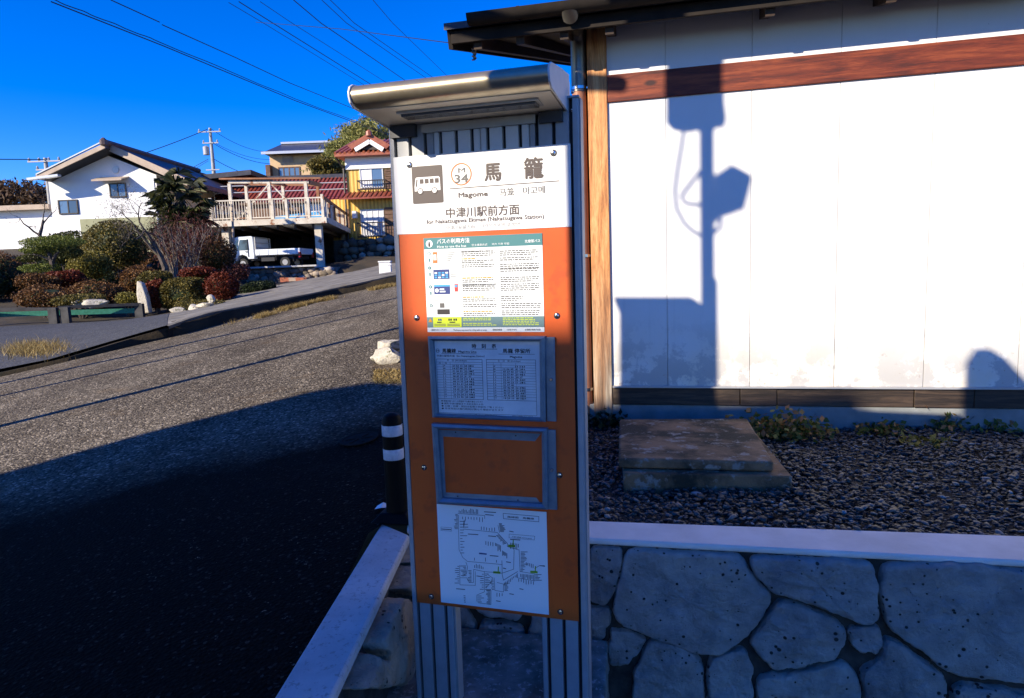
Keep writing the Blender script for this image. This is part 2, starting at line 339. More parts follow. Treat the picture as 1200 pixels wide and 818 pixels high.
M_['leaf_olive'] = leafm('olive_hedge_leaves', (.04, .036, .006), (.13, .105, .018), (.28, .21, .045))
M_['leaf_green'] = leafm('evergreen_leaves', (.02, .025, .004), (.06, .07, .011), (.16, .15, .03))
M_['leaf_bright'] = leafm('bright_green_leaves', (.05, .07, .01), (.12, .15, .02), (.24, .26, .04))
M_['leaf_yellow'] = leafm('yellow_green_leaves', (.09, .08, .012), (.20, .17, .03), (.36, .30, .06))
M_['leaf_red'] = leafm('dark_red_leaves', (.05, .008, .003), (.14, .022, .008), (.27, .06, .02))
M_['leaf_rust'] = leafm('rusty_leaves', (.04, .018, .005), (.13, .055, .014), (.30, .15, .05))
M_['leaf_dark'] = leafm('dark_green_leaves', (.008, .014, .005), (.02, .034, .01), (.05, .07, .02))
M_['leaf_palm'] = leafm('palm_fronds', (.008, .012, .003), (.03, .036, .008), (.13, .13, .04))
M_['leaf_bamboo'] = leafm('bamboo_leaves', (.10, .11, .02), (.24, .24, .06), (.42, .38, .12))
M_['straw'] = leafm('dry_straw_grass', (.16, .10, .03), (.36, .25, .08), (.55, .42, .17))
M_['weed'] = leafm('weed_leaves', (.05, .08, .015), (.15, .17, .03), (.42, .18, .07))
M_['twig_red'] = leafm('red_twigs', (.06, .018, .012), (.15, .045, .03), (.26, .10, .07))
M_['twig_grey'] = leafm('grey_twigs', (.07, .055, .045), (.17, .14, .11), (.32, .27, .22))
M_['forest'] = leafm('winter_wood', (.05, .03, .015), (.11, .06, .03), (.18, .11, .06))

# ------------------------------------------------------------------ mesh helpers
class B:
    def __init__(s): s.v = []; s.f = []; s.m = []; s.smooth = False
    def add(s, vs, fs, mi=0):
        o = len(s.v); s.v += [tuple(p) for p in vs]; s.f += [tuple(i + o for i in f) for f in fs]; s.m += [mi] * len(fs); return s
    def box(s, a, b, mi=0):
        x0, y0, z0 = a; x1, y1, z1 = b
        return s.add([(x0, y0, z0), (x1, y0, z0), (x1, y1, z0), (x0, y1, z0), (x0, y0, z1), (x1, y0, z1), (x1, y1, z1), (x0, y1, z1)],
                     [(0, 3, 2, 1), (4, 5, 6, 7), (0, 1, 5, 4), (1, 2, 6, 5), (2, 3, 7, 6), (3, 0, 4, 7)], mi)
    def beam(s, p, q, wd, ht, up=(0, 0, 1), mi=0):
        p = Vector(p); q = Vector(q); d = (q - p).normalized(); r = d.cross(Vector(up))
        r = r.normalized() if r.length > 1e-6 else Vector((1, 0, 0)); u = r.cross(d)
        r = r * wd / 2; u = u * ht / 2
        vs = [p - r - u, p + r - u, p + r + u, p - r + u, q - r - u, q + r - u, q + r + u, q - r + u]
        return s.add(vs, [(3, 2, 1, 0), (4, 5, 6, 7), (0, 1, 5, 4), (1, 2, 6, 5), (2, 3, 7, 6), (3, 0, 4, 7)], mi)
    def tube(s, pts, rr, n=8, mi=0, cap=True):
        pts = [Vector(p) for p in pts]
        if not hasattr(rr, '__len__'): rr = [rr] * len(pts)
        o = len(s.v); ref = None
        for i, p in enumerate(pts):
            d = (pts[min(i + 1, len(pts) - 1)] - pts[max(i - 1, 0)]).normalized()
            if ref is None: ref = d.orthogonal().normalized()
            ref = (ref - d * ref.dot(d)); ref = ref.normalized() if ref.length > 1e-5 else d.orthogonal().normalized()
            t = d.cross(ref)
            for k in range(n):
                a = 2 * math.pi * k / n; s.v.append(tuple(p + (ref * math.cos(a) + t * math.sin(a)) * rr[i]))
        for i in range(len(pts) - 1):
            for k in range(n):
                a = o + i * n + k; b_ = o + i * n + (k + 1) % n; s.f.append((a, b_, b_ + n, a + n)); s.m.append(mi)
        if cap:
            s.f.append(tuple(o + k for k in range(n))[::-1]); s.m.append(mi)
            e = o + (len(pts) - 1) * n; s.f.append(tuple(e + k for k in range(n))); s.m.append(mi)
        return s
    def prism(s, poly, d, mi=0):
        """poly: list of 3d points, d: extrusion vector"""
        n = len(poly); d = Vector(d); vs = [Vector(p) for p in poly] + [Vector(p) + d for p in poly]
        return s.add(vs, [tuple(range(n))[::-1], tuple(range(n, 2 * n))] + [(i, (i + 1) % n, n + (i + 1) % n, n + i) for i in range(n)], mi)
    def lathe(s, prof, c=(0, 0, 0), n=24, mi=0):
        o = len(s.v)
        for r, z in prof:
            for k in range(n):
                a = 2 * math.pi * k / n; s.v.append((c[0] + r * math.cos(a), c[1] + r * math.sin(a), c[2] + z))
        for i in range(len(prof) - 1):
            for k in range(n):
                a = o + i * n + k; b_ = o + i * n + (k + 1) % n; s.f.append((a, b_, b_ + n, a + n)); s.m.append(mi)
        s.f.append(tuple(o + k for k in range(n))[::-1]); s.m.append(mi)
        e = o + (len(prof) - 1) * n; s.f.append(tuple(e + k for k in range(n))); s.m.append(mi)
        return s
    def quad(s, a, b, c, d, mi=0): return s.add([a, b, c, d], [(0, 1, 2, 3)], mi)
def link(name, me, parent=None):
    o = bpy.data.objects.new(name, me); col.objects.link(o)
    if parent: o.parent = parent
    return o
def tag(o, label=None, cat=None, group=None, kind=None):
    if label: o['label'] = label
    if cat: o['category'] = cat
    if group: o['group'] = group
    if kind: o['kind'] = kind
    return o
def obj(name, b, mats, parent=None, bevel=0, smooth=False, **t):
    me = bpy.data.meshes.new(name)
    if isinstance(b, B):
        me.from_pydata(b.v, [], b.f)
        if len(set(b.m)) > 1: me.polygons.foreach_set('material_index', b.m)
    else:
        v, f = b; v = np.asarray(v, float); f = np.asarray(f)
        k = f.shape[1]; me.vertices.add(len(v)); me.vertices.foreach_set('co', v.ravel())
        me.loops.add(f.size); me.loops.foreach_set('vertex_index', f.ravel().astype(np.int32))
        me.polygons.add(len(f)); me.polygons.foreach_set('loop_start', np.arange(0, f.size, k, dtype=np.int32))
        me.polygons.foreach_set('loop_total', np.full(len(f), k, dtype=np.int32))
    me.update(calc_edges=True); me.validate()
    for m in (mats if isinstance(mats, (list, tuple)) else [mats]): me.materials.append(m if not isinstance(m, str) else M_[m])
    if smooth:
        me.polygons.foreach_set('use_smooth', [True] * len(me.polygons))
        try: me.set_sharp_from_angle(angle=rad(35))
        except Exception: pass
    o = link(name, me, parent)
    if bevel:
        md = o.modifiers.new('bevel', 'BEVEL'); md.width = bevel; md.segments = 2; md.limit_method = 'ANGLE'
        if smooth is False:
            me.polygons.foreach_set('use_smooth', [True] * len(me.polygons)); 
            try: me.set_sharp_from_angle(angle=rad(35))
            except Exception: pass
    return tag(o, t.get('label'), t.get('cat'), t.get('group'), t.get('kind'))
def empty(name, loc=(0, 0, 0), rz=0, mat=None, **t):
    o = bpy.data.objects.new(name, None); col.objects.link(o); o.empty_display_size = .1
    if mat is not None: o.matrix_world = mat
    else: o.location = loc; o.rotation_euler = (0, 0, rz)
    return tag(o, t.get('label'), t.get('cat'), t.get('group'), t.get('kind'))
def dup(o, parent):
    c = o.copy(); col.objects.link(c); c.parent = parent; return c

# ------------------------------------------------------------------ ground heights (scene zero = 1.5 m below the eye)
def road_z(x, y): return EYE - 1.081 + .1008 * x + .0908 * y
def road_pt(px, py):
    n = Vector((-.1008, -.0908, 1)); return onplane(px, py, n, (0, 0, EYE - 1.081))
_cp = []
for (px, py, Y) in [(0, 384, 13), (26, 380, 14), (100, 377, 14.5), (180, 373, 15), (270, 350, 16), (340, 330, 20), (400, 324, 18), (458, 308, 22), (300, 331, 21),
                    (220, 369, 9.35), (330, 348, 11.4), (462, 317, 13.1), (60, 330, 24), (140, 318, 24), (200, 315, 24), (420, 300, 27), (500, 295, 30), (600, 290, 30), (265, 333, 24.2), (300, 333, 24.2), (345, 332, 24.2), (392, 326, 24.2)]:
    p = atY(px, py, Y); _cp.append((p.x, p.y, p.z - .03))
for x, y, z in [(-5.9, 7.9, .53), (-8, 6, .42), (-12, 4, .3), (-20, 6, .3), (-30, 15, .6), (-14, 27, 2.6), (-20, 32, 3.0), (-8, 31, 1.95), (-12, 38, 2.6), (-5, 38, 4), (0, 45, 7), (-15, 55, 9.0), (-20, 60, 10.0), (-40, 60, 6), (-60, 90, 8), (-60, 30, 3), (20, 60, 10), (40, 40, 8), (30, 20, 4), (-35, 40, 4), (0, 90, 16), (60, 90, 18)]:
    _cp.append((x, y, z))
_cp = np.array(_cp)
def _k(r): return r
_D = np.linalg.norm(_cp[:, None, :2] - _cp[None, :, :2], axis=2)
_W = np.linalg.solve(np.vstack([np.hstack([_k(_D) + .02 * np.eye(len(_cp)), np.ones((len(_cp), 1))]), np.append(np.ones(len(_cp)), 0)]), np.append(_cp[:, 2], 0))
def terr(x, y):
    r = np.hypot(_cp[:, 0] - x, _cp[:, 1] - y); return float(_k(r) @ _W[:-1] + _W[-1])

# far edge of the road (ledge line), near to far
ledge = [road_pt(*q) for q in [(-60, 452), (26, 437), (120, 413), (200, 396), (260, 379), (330, 361), (400, 345), (462, 332)]]
ledge = [Vector((p.x, p.y, 0)) for p in ledge]
dl = (ledge[-1] - ledge[-2]).normalized()
ledge = [ledge[0] + (ledge[0] - ledge[1]).normalized() * 14] + ledge + [ledge[-1] + dl * 6, ledge[-1] + dl * 30]
near = [Vector((-.56, -6, 0)), Vector((-.56, 1.2, 0)), Vector((-.54, 2.38, 0)), Vector((-.3, 2.5, 0)), Vector((.35, 3.9, 0)), Vector((.8, 6.2, 0)), Vector((2.0, 11, 0)), Vector((4.5, 17, 0)), Vector((14, 36, 0))]
def interp(poly, t):
    L = [0]
    for a, b_ in zip(poly, poly[1:]): L.append(L[-1] + (b_ - a).length)
    d = t * L[-1]
    for i in range(len(poly) - 1):
        if d <= L[i + 1] + 1e-9: return poly[i].lerp(poly[i + 1], (d - L[i]) / (L[i + 1] - L[i]))
    return poly[-1]
# road sheet: triangulated fan-free strip between near and far edge
bm = bmesh.new()
N = 60
rows = []
for i in range(N + 1):
    a = interp(near, i / N); b_ = interp(ledge, i / N)
    rows.append([bm.verts.new((p.x, p.y, road_z(p.x, p.y))) for p in (a.lerp(b_, k / 8) for k in range(9))])
for i in range(N):
    for k in range(8): bm.faces.new((rows[i][k], rows[i + 1][k], rows[i + 1][k + 1], rows[i][k + 1]))
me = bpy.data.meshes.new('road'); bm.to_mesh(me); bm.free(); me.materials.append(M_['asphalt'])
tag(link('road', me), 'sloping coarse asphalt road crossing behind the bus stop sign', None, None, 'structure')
# road behind the viewer
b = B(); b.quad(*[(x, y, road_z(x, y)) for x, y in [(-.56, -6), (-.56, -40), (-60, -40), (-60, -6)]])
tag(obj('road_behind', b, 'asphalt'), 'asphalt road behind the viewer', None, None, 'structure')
# terrain beyond the road's far edge
bm = bmesh.new(); rows = []
outs = []
L = [interp(ledge, i / 70) for i in range(71)]
for i, p in enumerate(L):
    q = p + Vector((-130 + 1.6 * i, 60 + 1.3 * i, 0)); row = []
    for k in range(46):
        t = (k / 45) ** 2.6; g = p.lerp(q, t)
        row.append(bm.verts.new((g.x, g.y, max(terr(g.x, g.y), road_z(p.x, p.y) + .01 if k == 0 else -9))))
    rows.append(row)
for i in range(70):
    for k in range(45): bm.faces.new((rows[i][k], rows[i + 1][k], rows[i + 1][k + 1], rows[i][k + 1]))
for i in range(70):   # kerb face down to the road
    a, c = rows[i][0].co, rows[i + 1][0].co
    v1 = bm.verts.new((a.x, a.y, road_z(a.x, a.y) - .3)); v2 = bm.verts.new((c.x, c.y, road_z(c.x, c.y) - .3))
    bm.faces.new((rows[i][0], v1, v2, rows[i + 1][0]))
me = bpy.data.meshes.new('terrain'); bm.to_mesh(me); bm.free(); me.materials.append(M_['earth'])
for p_ in me.polygons: p_.use_smooth = True
tag(link('hillside_ground', me), 'rising garden hillside beyond the road', None, None, 'structure')
# wide base ground out to the horizon
b = B(); b.quad((-1500, -1500, -2.5), (1500, -1500, -2.5), (1500, 1500, -2.5), (-1500, 1500, -2.5))
tag(obj('ground', b, 'earth'), 'wide base ground', None, None, 'structure')

def strip(name, A, Bp, mat, lift, n=24, m=6, **t):
    """sheet between two ground polylines, draped on the terrain"""
    b = B()
    for i in range(n + 1):
        a = interp(A, i / n); c = interp(Bp, i / n)
        for k in range(m + 1):
            g = a.lerp(c, k / m); b.v.append((g.x, g.y, terr(g.x, g.y) + lift))
    for i in range(n):
        for k in range(m):
            a = i * (m + 1) + k; b.f.append((a, a + m + 1, a + m + 2, a + 1)); b.m.append(0)
    return obj(name, b, mat, smooth=True, **t)
V2 = lambda p: Vector((p.x, p.y, 0))
lp = [Vector((p.x - .06, p.y + .04, 0)) for p in ledge[4:10]]
lq = [V2(atY(px, py, Y)) for px, py, Y in [(196, 369, 15.0), (205, 366, 15.8), (262, 352, 16.6), (320, 338, 18.5), (398, 322, 22), (440, 310, 24), (520, 300, 26)]]
strip('driveway', lp, lq, 'driveway', .03, label='pale concrete driveway climbing to the carport', kind='structure')
# driveway edge slab: a thick lip with an unlit face, painted dark, dropping to the road
b = B()
for i in range(30):
    a = interp(lp, i / 30); c = interp(lp, (i + 1) / 30); n_ = Vector((.86, -.51, 0)) * .05
    za, zc = terr(a.x, a.y) + .035, terr(c.x, c.y) + .035
    A0 = a + n_; C0 = c + n_
    ra, rc = min(road_z(A0.x, A0.y) - .1, za - .15), min(road_z(C0.x, C0.y) - .1, zc - .15)
    o = len(b.v)
    b.add([(a.x, a.y, za), (c.x, c.y, zc), (C0.x, C0.y, zc - .01), (A0.x, A0.y, za - .01), (A0.x, A0.y, za - .05), (C0.x, C0.y, zc - .05)],
          [(0, 3, 2, 1), (3, 4, 5, 2)], 0)
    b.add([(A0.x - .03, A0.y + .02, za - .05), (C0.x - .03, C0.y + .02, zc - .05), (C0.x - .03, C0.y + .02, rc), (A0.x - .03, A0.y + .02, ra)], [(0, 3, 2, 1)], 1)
obj('driveway_edge', b, ['driveway', 'kerbface'], label='driveway lip with its unlit drop to the road painted dark', kind='structure')
sp = [Vector((p.x - .05, p.y + .03, 0)) for p in ledge[0:5]]
sq = [Vector((-30, 8, 0))] + [V2(atY(px, py, Y)) for px, py, Y in [(-60, 388, 13), (26, 383, 13.6), (100, 379, 14.2), (200, 369, 15.3)]]
strip('side_road', sp, sq, 'asphalt_side', .035, label='dark side road running left past the garden', kind='structure')

# ------------------------------------------------------------------ the house on the right
HY = rad(-13.0)
hx = Vector((math.cos(HY), math.sin(HY), 0)); hn = Vector((-math.sin(HY), math.cos(HY), 0))   # along wall, away
H0 = onplane(714, 452, hn, Vector((.59, 3.88, 0)))
HOUSE = empty('timber_house', (H0.x, H0.y, H0.z), HY, label='white panelled timber house with a red brown beam and dark eaves', cat='house')
def hw(px, py, off=0.0):
    """pixel on the wall plane (moved off metres to the viewer) -> house coordinates (x, z)"""
    p = onplane(px, py, hn, H0 - hn * off); d = p - H0; return d.dot(hx), d.z
seams = [hw(713.5, 240)[0] - .02] + [hw(x, 240)[0] for x in (781, 880, 982, 1090)]
while len(seams) < 17: seams.append(seams[-1] + .443)
EV = .235; PT = .262
corner = onplane(530, 46, hn, H0 - hn * EV) - H0
exl, ez = corner.dot(hx), corner.z
def rz(y): return ez + (y + EV) * PT
TOP = rz(0) - .004
for a, c in zip(seams, seams[1:]):
    b = B(); g = .0009
    b.box((a + g, 0, 0), (c - g, .02, TOP)); obj('wall_panel', b, 'wall', HOUSE, bevel=.002)
# wall core behind panels and the other walls
b = B(); b.prism([(-.10, .16, -.6), (-.10, 8.4, -.6), (-.10, 8.4, rz(8.4) - .004), (-.10, .16, rz(.16) - .004)], (.1, 0, 0)); b.prism([(7.1, .16, -.6), (7.1, 8.4, -.6), (7.1, 8.4, rz(8.4) - .004), (7.1, .16, rz(.16) - .004)], (.1, 0, 0)); b.box((0.001, 8.3, -.6), (7.09, 8.39, rz(8.3) - .01))
obj('wall_core', b, 'soffit', HOUSE)
b = B(); b.box((-.02, .0205, -.6), (7.1, .14, TOP)); obj('panel_backing', b, 'whiteframe', HOUSE)
x0, x1 = hw(691, 240, .03)[0], hw(713.5, 240, .03)[0]
b = B(); b.box((x0, -.016, hw(700, 484)[1]), (x1, .10, TOP)); obj('corner_post', b, 'post', HOUSE, bevel=.004)
zb0 = hw(900, 102, .03)[1]; zt0 = hw(900, 68, .03)[1]
b = B(); b.box((x1 + .002, -.013, zb0), (7.1, -.001, zt0)); obj('wall_beam', b, 'beam', HOUSE, bevel=.004)
zs0, zs1 = hw(900, 453.5, .03)[1], 0.002
b = B(); b.add([(x1 + .003, -.001, zs1), (7.1, -.001, zs1), (7.1, -.035, zs1 - .008), (x1 + .003, -.035, zs1 - .008), (x1 + .003, -.035, zs0), (7.1, -.035, zs0), (7.1, -.001, zs0), (x1 + .003, -.001, zs0)],
      [(0, 3, 2, 1), (3, 4, 5, 2), (4, 7, 6, 5), (7, 0, 1, 6), (0, 7, 4, 3), (1, 2, 5, 6)]); obj('sill_flashing', b, 'sill', HOUSE)
zbb = hw(900, 475)[1]
cuts = [x1 + .003, hw(867, 465)[0], hw(910, 465)[0], hw(1070, 465)[0], hw(1140, 465)[0], 4.2, 7.1]
for i, (a, c) in enumerate(zip(cuts, cuts[1:])):
    d = [.0, .004, -.002, .003, .001, 0][i]
    b = B(); b.box((a + .001, -.018 - d, zbb), (c - .002, .02, zs0 - .001)); obj('base_board', b, 'baseboard', HOUSE, bevel=.003)
b = B(); b.box((-.12, -.010, -1.0), (7.2, .02, zbb - .003)); b.box((-.12, .02, -1.0), (-.02, 8.4, zbb)); obj('footing', b, 'footing', HOUSE, bevel=.004)
# roof: single pitch rising away from the viewer, generous eaves left and front
b = B()
y1 = 9.0
b.add([(exl, -EV, rz(-EV)), (8, -EV, rz(-EV)), (8, y1, rz(y1)), (exl, y1, rz(y1)), (exl, -EV, rz(-EV) + .03), (8, -EV, rz(-EV) + .03), (8, y1, rz(y1) + .03), (exl, y1, rz(y1) + .03)],
      [(0, 3, 2, 1), (4, 5, 6, 7), (0, 1, 5, 4), (1, 2, 6, 5), (2, 3, 7, 6), (3, 0, 4, 7)]); obj('roof_boarding', b, 'soffit', HOUSE)
b = B()
b.add([(exl - .03, -EV - .05, rz(-EV) + .035), (8, -EV - .05, rz(-EV) + .035), (8, y1, rz(y1) + .035), (exl - .03, y1, rz(y1) + .035), (exl - .03, -EV - .05, rz(-EV) + .07), (8, -EV - .05, rz(-EV) + .07), (8, y1, rz(y1) + .07), (exl - .03, y1, rz(y1) + .07)],
      [(0, 3, 2, 1), (4, 5, 6, 7), (0, 1, 5, 4), (1, 2, 6, 5), (2, 3, 7, 6), (3, 0, 4, 7)])
obj('roof_sheet', b, 'roofmetal', HOUSE)
b = B(); b.beam((exl - .014, -EV, rz(-EV) + .0), (exl - .012, y1, rz(y1) - .02), .024, .10); obj('barge_board', b, 'blackwood', HOUSE)
b = B(); b.box((exl, -EV - .022, rz(-EV) - .03), (8, -EV - .002, rz(-EV) + .033)); obj('eave_fascia', b, 'blackwood', HOUSE)
for i in range(4):
    xx = exl + .14 + .24 * i
    b = B(); b.beam((xx, -EV + .01, rz(-EV) - .033), (xx, 8.9, rz(8.9) - .033), .045, .06); obj('rafter', b, 'soffit', HOUSE)
for i in range(1, 13):
    xx = .3 + .55 * i
    b = B(); b.beam((xx, -EV + .01, rz(-EV) - .033), (xx, .02, rz(.02) - .033), .045, .06); obj('rafter', b, 'soffit', HOUSE)
# gutter and brackets
b = B(); gr = .05; gy = -EV - .03 - gr
prof = [(math.cos(t) * gr, math.sin(t) * gr) for t in np.linspace(math.pi, 2 * math.pi, 9)] + [(math.cos(t) * (gr - .004), math.sin(t) * (gr - .004)) for t in np.linspace(2 * math.pi, math.pi, 9)]
gz = rz(-EV) + .08
b.prism([(exl + .12, gy + c_, gz + s_) for c_, s_ in prof], (8 - exl, 0, 0)); obj('gutter', b, 'blackwood', HOUSE, smooth=True)
for i in range(9):
    xx = exl + .4 + i * .9
    b = B(); b.beam((xx, gy - gr, gz), (xx, -EV, gz + .01), .015, .004); b.beam((xx, gy, gz - gr - .003), (xx, -EV, gz - .03), .015, .004); obj('gutter_bracket', b, 'blackwood', HOUSE)
# one brown downpipe; its shaded upper length is painted grey metal
pxc = hw(681.5, 240, -.02)[0]; pr = .043
zj = hw(679, 104, -.02)[1]
b = B(); b.tube([(pxc, .02, zj - .02), (pxc, .02, rz(0) - .07), (pxc, -.03, rz(0) - .015), (pxc, gy + .03, rz(0) + .0), (pxc, gy, gz - .06), (pxc, gy, gz - gr + .005)], pr, 16)
obj('downpipe', b, 'gutter', HOUSE, smooth=True)
b = B(); b.tube([(pxc, .02, hw(679, 480, -.02)[1] - .25), (pxc, .02, zj - .021)], pr - .003, 16)
obj('lower_downpipe', b, 'copper', HOUSE, smooth=True)
for yy in (38, 104, 300, 455):
    z_ = hw(679, yy, -.02)[1]; b = B(); b.tube([(pxc, .02, z_ - .008), (pxc, .02, z_ + .008)], pr + .004, 16); b.beam((pxc + pr, .01, z_), (x0 + .02, .01, z_), .006, .01)
    obj('pipe_clip', b, 'steel', HOUSE, smooth=True)

b = B(); b.box((x0 - .06, .075, -.6), (x0 - .001, .13, TOP + .02)); obj('side_trim', b, 'blackwood', HOUSE)
# ------------------------------------------------------------------ retaining wall, coping, gravel bed
CZ = EYE - .93
cpB = onplane(686, 609.5, (0, 0, 1), (0, 0, CZ)); cpB2 = onplane(1173, 626.5, (0, 0, 1), (0, 0, CZ))
cpF = onplane(686, 631, (0, 0, 1), (0, 0, CZ)); cpF2 = onplane(1173, 656, (0, 0, 1), (0, 0, CZ))
dB = (cpB2 - cpB).normalized(); dF = (cpF2 - cpF).normalized()
wn = Vector((dF.y, -dF.x, 0))            # toward the viewer
WALL = empty('front_retaining_wall', (cpF.x, cpF.y, 0), 0, label='retaining wall of large cast stones under a pale coping, below the gravel bed', cat='wall')
def W(p): return Vector(p) - Vector((cpF.x, cpF.y, 0))
# left coping runs towards the camera
lc = [onplane(447, 614, (0, 0, 1), (0, 0, CZ)), onplane(480, 628, (0, 0, 1), (0, 0, CZ)), onplane(403, 790, (0, 0, 1), (0, 0, CZ)), onplane(339, 790, (0, 0, 1), (0, 0, CZ))]
dL = (lc[2] - lc[1]).normalized(); dL0 = (lc[3] - lc[0]).normalized()
inner = lc[1]                             # inner corner of the two copings
# front coping from the inner corner rightwards
tF = (inner.x - cpF.x) / dF.x; A_ = cpF + dF * (tF - .02)
b = B()
Bb = cpB + dB * ((A_.x - .02 - cpB.x) / dB.x)
top = [A_, cpF + dF * 3.6, cpB + dB * 3.6, Bb]
b.prism([W((p.x, p.y, CZ)) for p in top], (0, 0, -.022)); obj('coping', b, 'coping', WALL, bevel=.008)
# joint body behind stones
b = B(); q = [A_ - wn * .01, cpF + dF * 3.6 - wn * .01, cpF + dF * 3.6 - wn * .15, A_ - wn * .15]
b.prism([W((p.x, p.y, -.2)) for p in q], (0, 0, CZ - .023 + .2)); obj('joint_mortar', b, 'mortar', WALL)
def smoothpoly(P, it=2):
    for _ in range(it):
        Q = []
        for i in range(len(P)):
            a, c = P[i], P[(i + 1) % len(P)]; Q += [a * .89 + c * .11, a * .11 + c * .89]
        P = Q
    return P
def stone(poly, n, parent, mat, bulge, org, seed, name='stone', press=.86):
    """poly: 3d outline on a wall plane; n: outward normal; a pillowed stone with a rough face"""
    rr = np.random.RandomState(seed)
    P = [np.array(p) for p in poly]; P = smoothpoly(P, 2 if len(P) > 5 else 3)
    # resample
    m = 44; L = [0]
    for i in range(len(P)): L.append(L[-1] + np.linalg.norm(P[(i + 1) % len(P)] - P[i]))
    Q = []
    for k in range(m):
        d = L[-1] * k / m; i = max(j for j in range(len(P)) if L[j] <= d + 1e-12)
        t = (d - L[i]) / max(L[i + 1] - L[i], 1e-9); Q.append(P[i] * (1 - t) + P[(i + 1) % len(P)] * t)
    Q = np.array(Q); c = Q.mean(0); n = np.array(n); size = math.sqrt(((Q - c) ** 2).sum(1).mean())
    wob = rr.randn(m) * .0018; wob = (wob + np.roll(wob, 1) + np.roll(wob, -1)) * .8
    dirs = (Q - c) / np.linalg.norm(Q - c, axis=1)[:, None]; Q = Q + dirs * wob[:, None]
    rings = []; e = bulge
    for inset, h in [(-.002, -.02), (-.001, e * .25), (.001, e * .72), (.005, e * .95), (.014, e * 1.02)]:
        rings.append(Q - dirs * inset + n * h)
    base = rings[-1]
    for t in (.8, .6, .4, .2):
        rings.append(c + n * e * (1.03 + .05 * (1 - t)) + (base - n * e * 1.02 - c) * t)
    for ri in range(1, len(rings)):
        h = np.array([.009 * mnoise.noise(Vector(q_ * 9 + seed)) + .008 * mnoise.noise(Vector(q_ * 30 + seed)) + .005 * mnoise.noise(Vector(q_ * 70 + seed)) for q_ in rings[ri]])
        rings[ri] = rings[ri] + n * (h * (1 if ri > 2 else .5))[:, None]
        rings[ri] = rings[ri] + dirs * np.array([.006 * mnoise.noise(Vector(q_ * 22 + seed)) for q_ in Q])[:, None]
    vs = np.vstack(rings + [(c + n * e * 1.08)[None]]) - np.array(org)
    fs = []
    for r_ in range(len(rings) - 1):
        for k in range(m): a = r_ * m + k; b_ = r_ * m + (k + 1) % m; fs.append((a, b_, b_ + m, a + m))
    e0 = (len(rings) - 1) * m
    for k in range(m): fs.append((e0 + k, e0 + (k + 1) % m, len(vs) - 1))
    bb = B(); bb.add(vs, fs)
    o = obj(name, bb, mat, parent, smooth=True)
    md = o.modifiers.new('sub', 'SUBSURF'); md.levels = 2; md.render_levels = 2
    for nm, sz_, st_ in (('chips', .045, .014), ('grain', .012, .005)):
        tx = bpy.data.textures.get(nm)
        if tx is None: tx = bpy.data.textures.new(nm, 'CLOUDS'); tx.noise_scale = sz_; tx.noise_depth = 3
        dm = o.modifiers.new(nm, 'DISPLACE'); dm.texture = tx; dm.strength = st_; dm.mid_level = .5; dm.texture_coords = 'GLOBAL'
    return o
front_stones = [
 [(694, 640), (728, 641), (729, 655), (719, 698), (707, 705), (691, 698), (691, 655)],
 [(733, 641), (872, 648), (874, 662), (886, 680), (906, 694), (874, 745), (840, 762), (805, 759), (762, 741), (724, 727), (718, 714), (727, 676)],
 [(880, 649), (1019, 655), (1025, 690), (1027, 722), (1012, 728), (985, 718), (945, 702), (908, 692), (888, 676), (878, 661)],
 [(1030, 657), (1120, 660), (1230, 667), (1230, 800), (1112, 785), (1070, 752), (1037, 732), (1031, 700)],
 [(912, 699), (968, 718), (987, 732), (989, 748), (974, 767), (945, 774), (908, 780), (888, 765), (878, 748), (895, 722)],
 [(994, 733), (1027, 730), (1031, 748), (1027, 763), (996, 756)],
 [(684, 708), (712, 710), (716, 721), (707, 746), (684, 744), (676, 728)],
 [(717, 735), (755, 746), (752, 758), (736, 775), (716, 775), (712, 757)],
 [(761, 749), (788, 749), (820, 767), (824, 820), (742, 820), (745, 782)],
 [(829, 768), (870, 756), (882, 777), (878, 830), (830, 830)],
 [(888, 790), (940, 782), (988, 771), (1004, 790), (1006, 850), (886, 850)],
 [(1036, 742), (1068, 762), (1104, 788), (1100, 850), (1016, 850), (1008, 780), (1030, 770)],
 [(1112, 796), (1230, 812), (1230, 880), (1108, 880)],
 [(548, 634), (606, 637), (618, 690), (612, 722), (566, 716), (546, 690)],
 [(612, 637), (684, 641), (686, 676), (672, 700), (640, 704), (622, 688)],
 [(624, 712), (664, 712), (678, 740), (660, 770), (622, 752)],
 [(566, 724), (612, 730), (618, 760), (560, 756)],
 [(492, 632), (540, 635), (542, 690), (520, 712), (496, 700)],
 [(498, 712), (540, 704), (560, 726), (552, 762), (500, 760)],
 [(684, 754), (712, 764), (712, 830), (660, 830), (664, 776)],
]
for i, s in enumerate(front_stones):
    cx_ = sum(q[0] for q in s) / len(s); cy_ = sum(q[1] for q in s) / len(s)
    s = [(x + 1.3 * (x - cx_) / math.hypot(x - cx_, y - cy_), max(y + 1.3 * (y - cy_) / math.hypot(x - cx_, y - cy_), 633 + .047 * (x - 686) + 4)) for x, y in s]
    P3 = [onplane(px, py, wn, cpF - wn * .01) for px, py in s]
    stone(P3, wn, WALL, 'stone', .036 if i not in (0, 6, 7, 5) else .027, (cpF.x, cpF.y, 0), 10 + i)
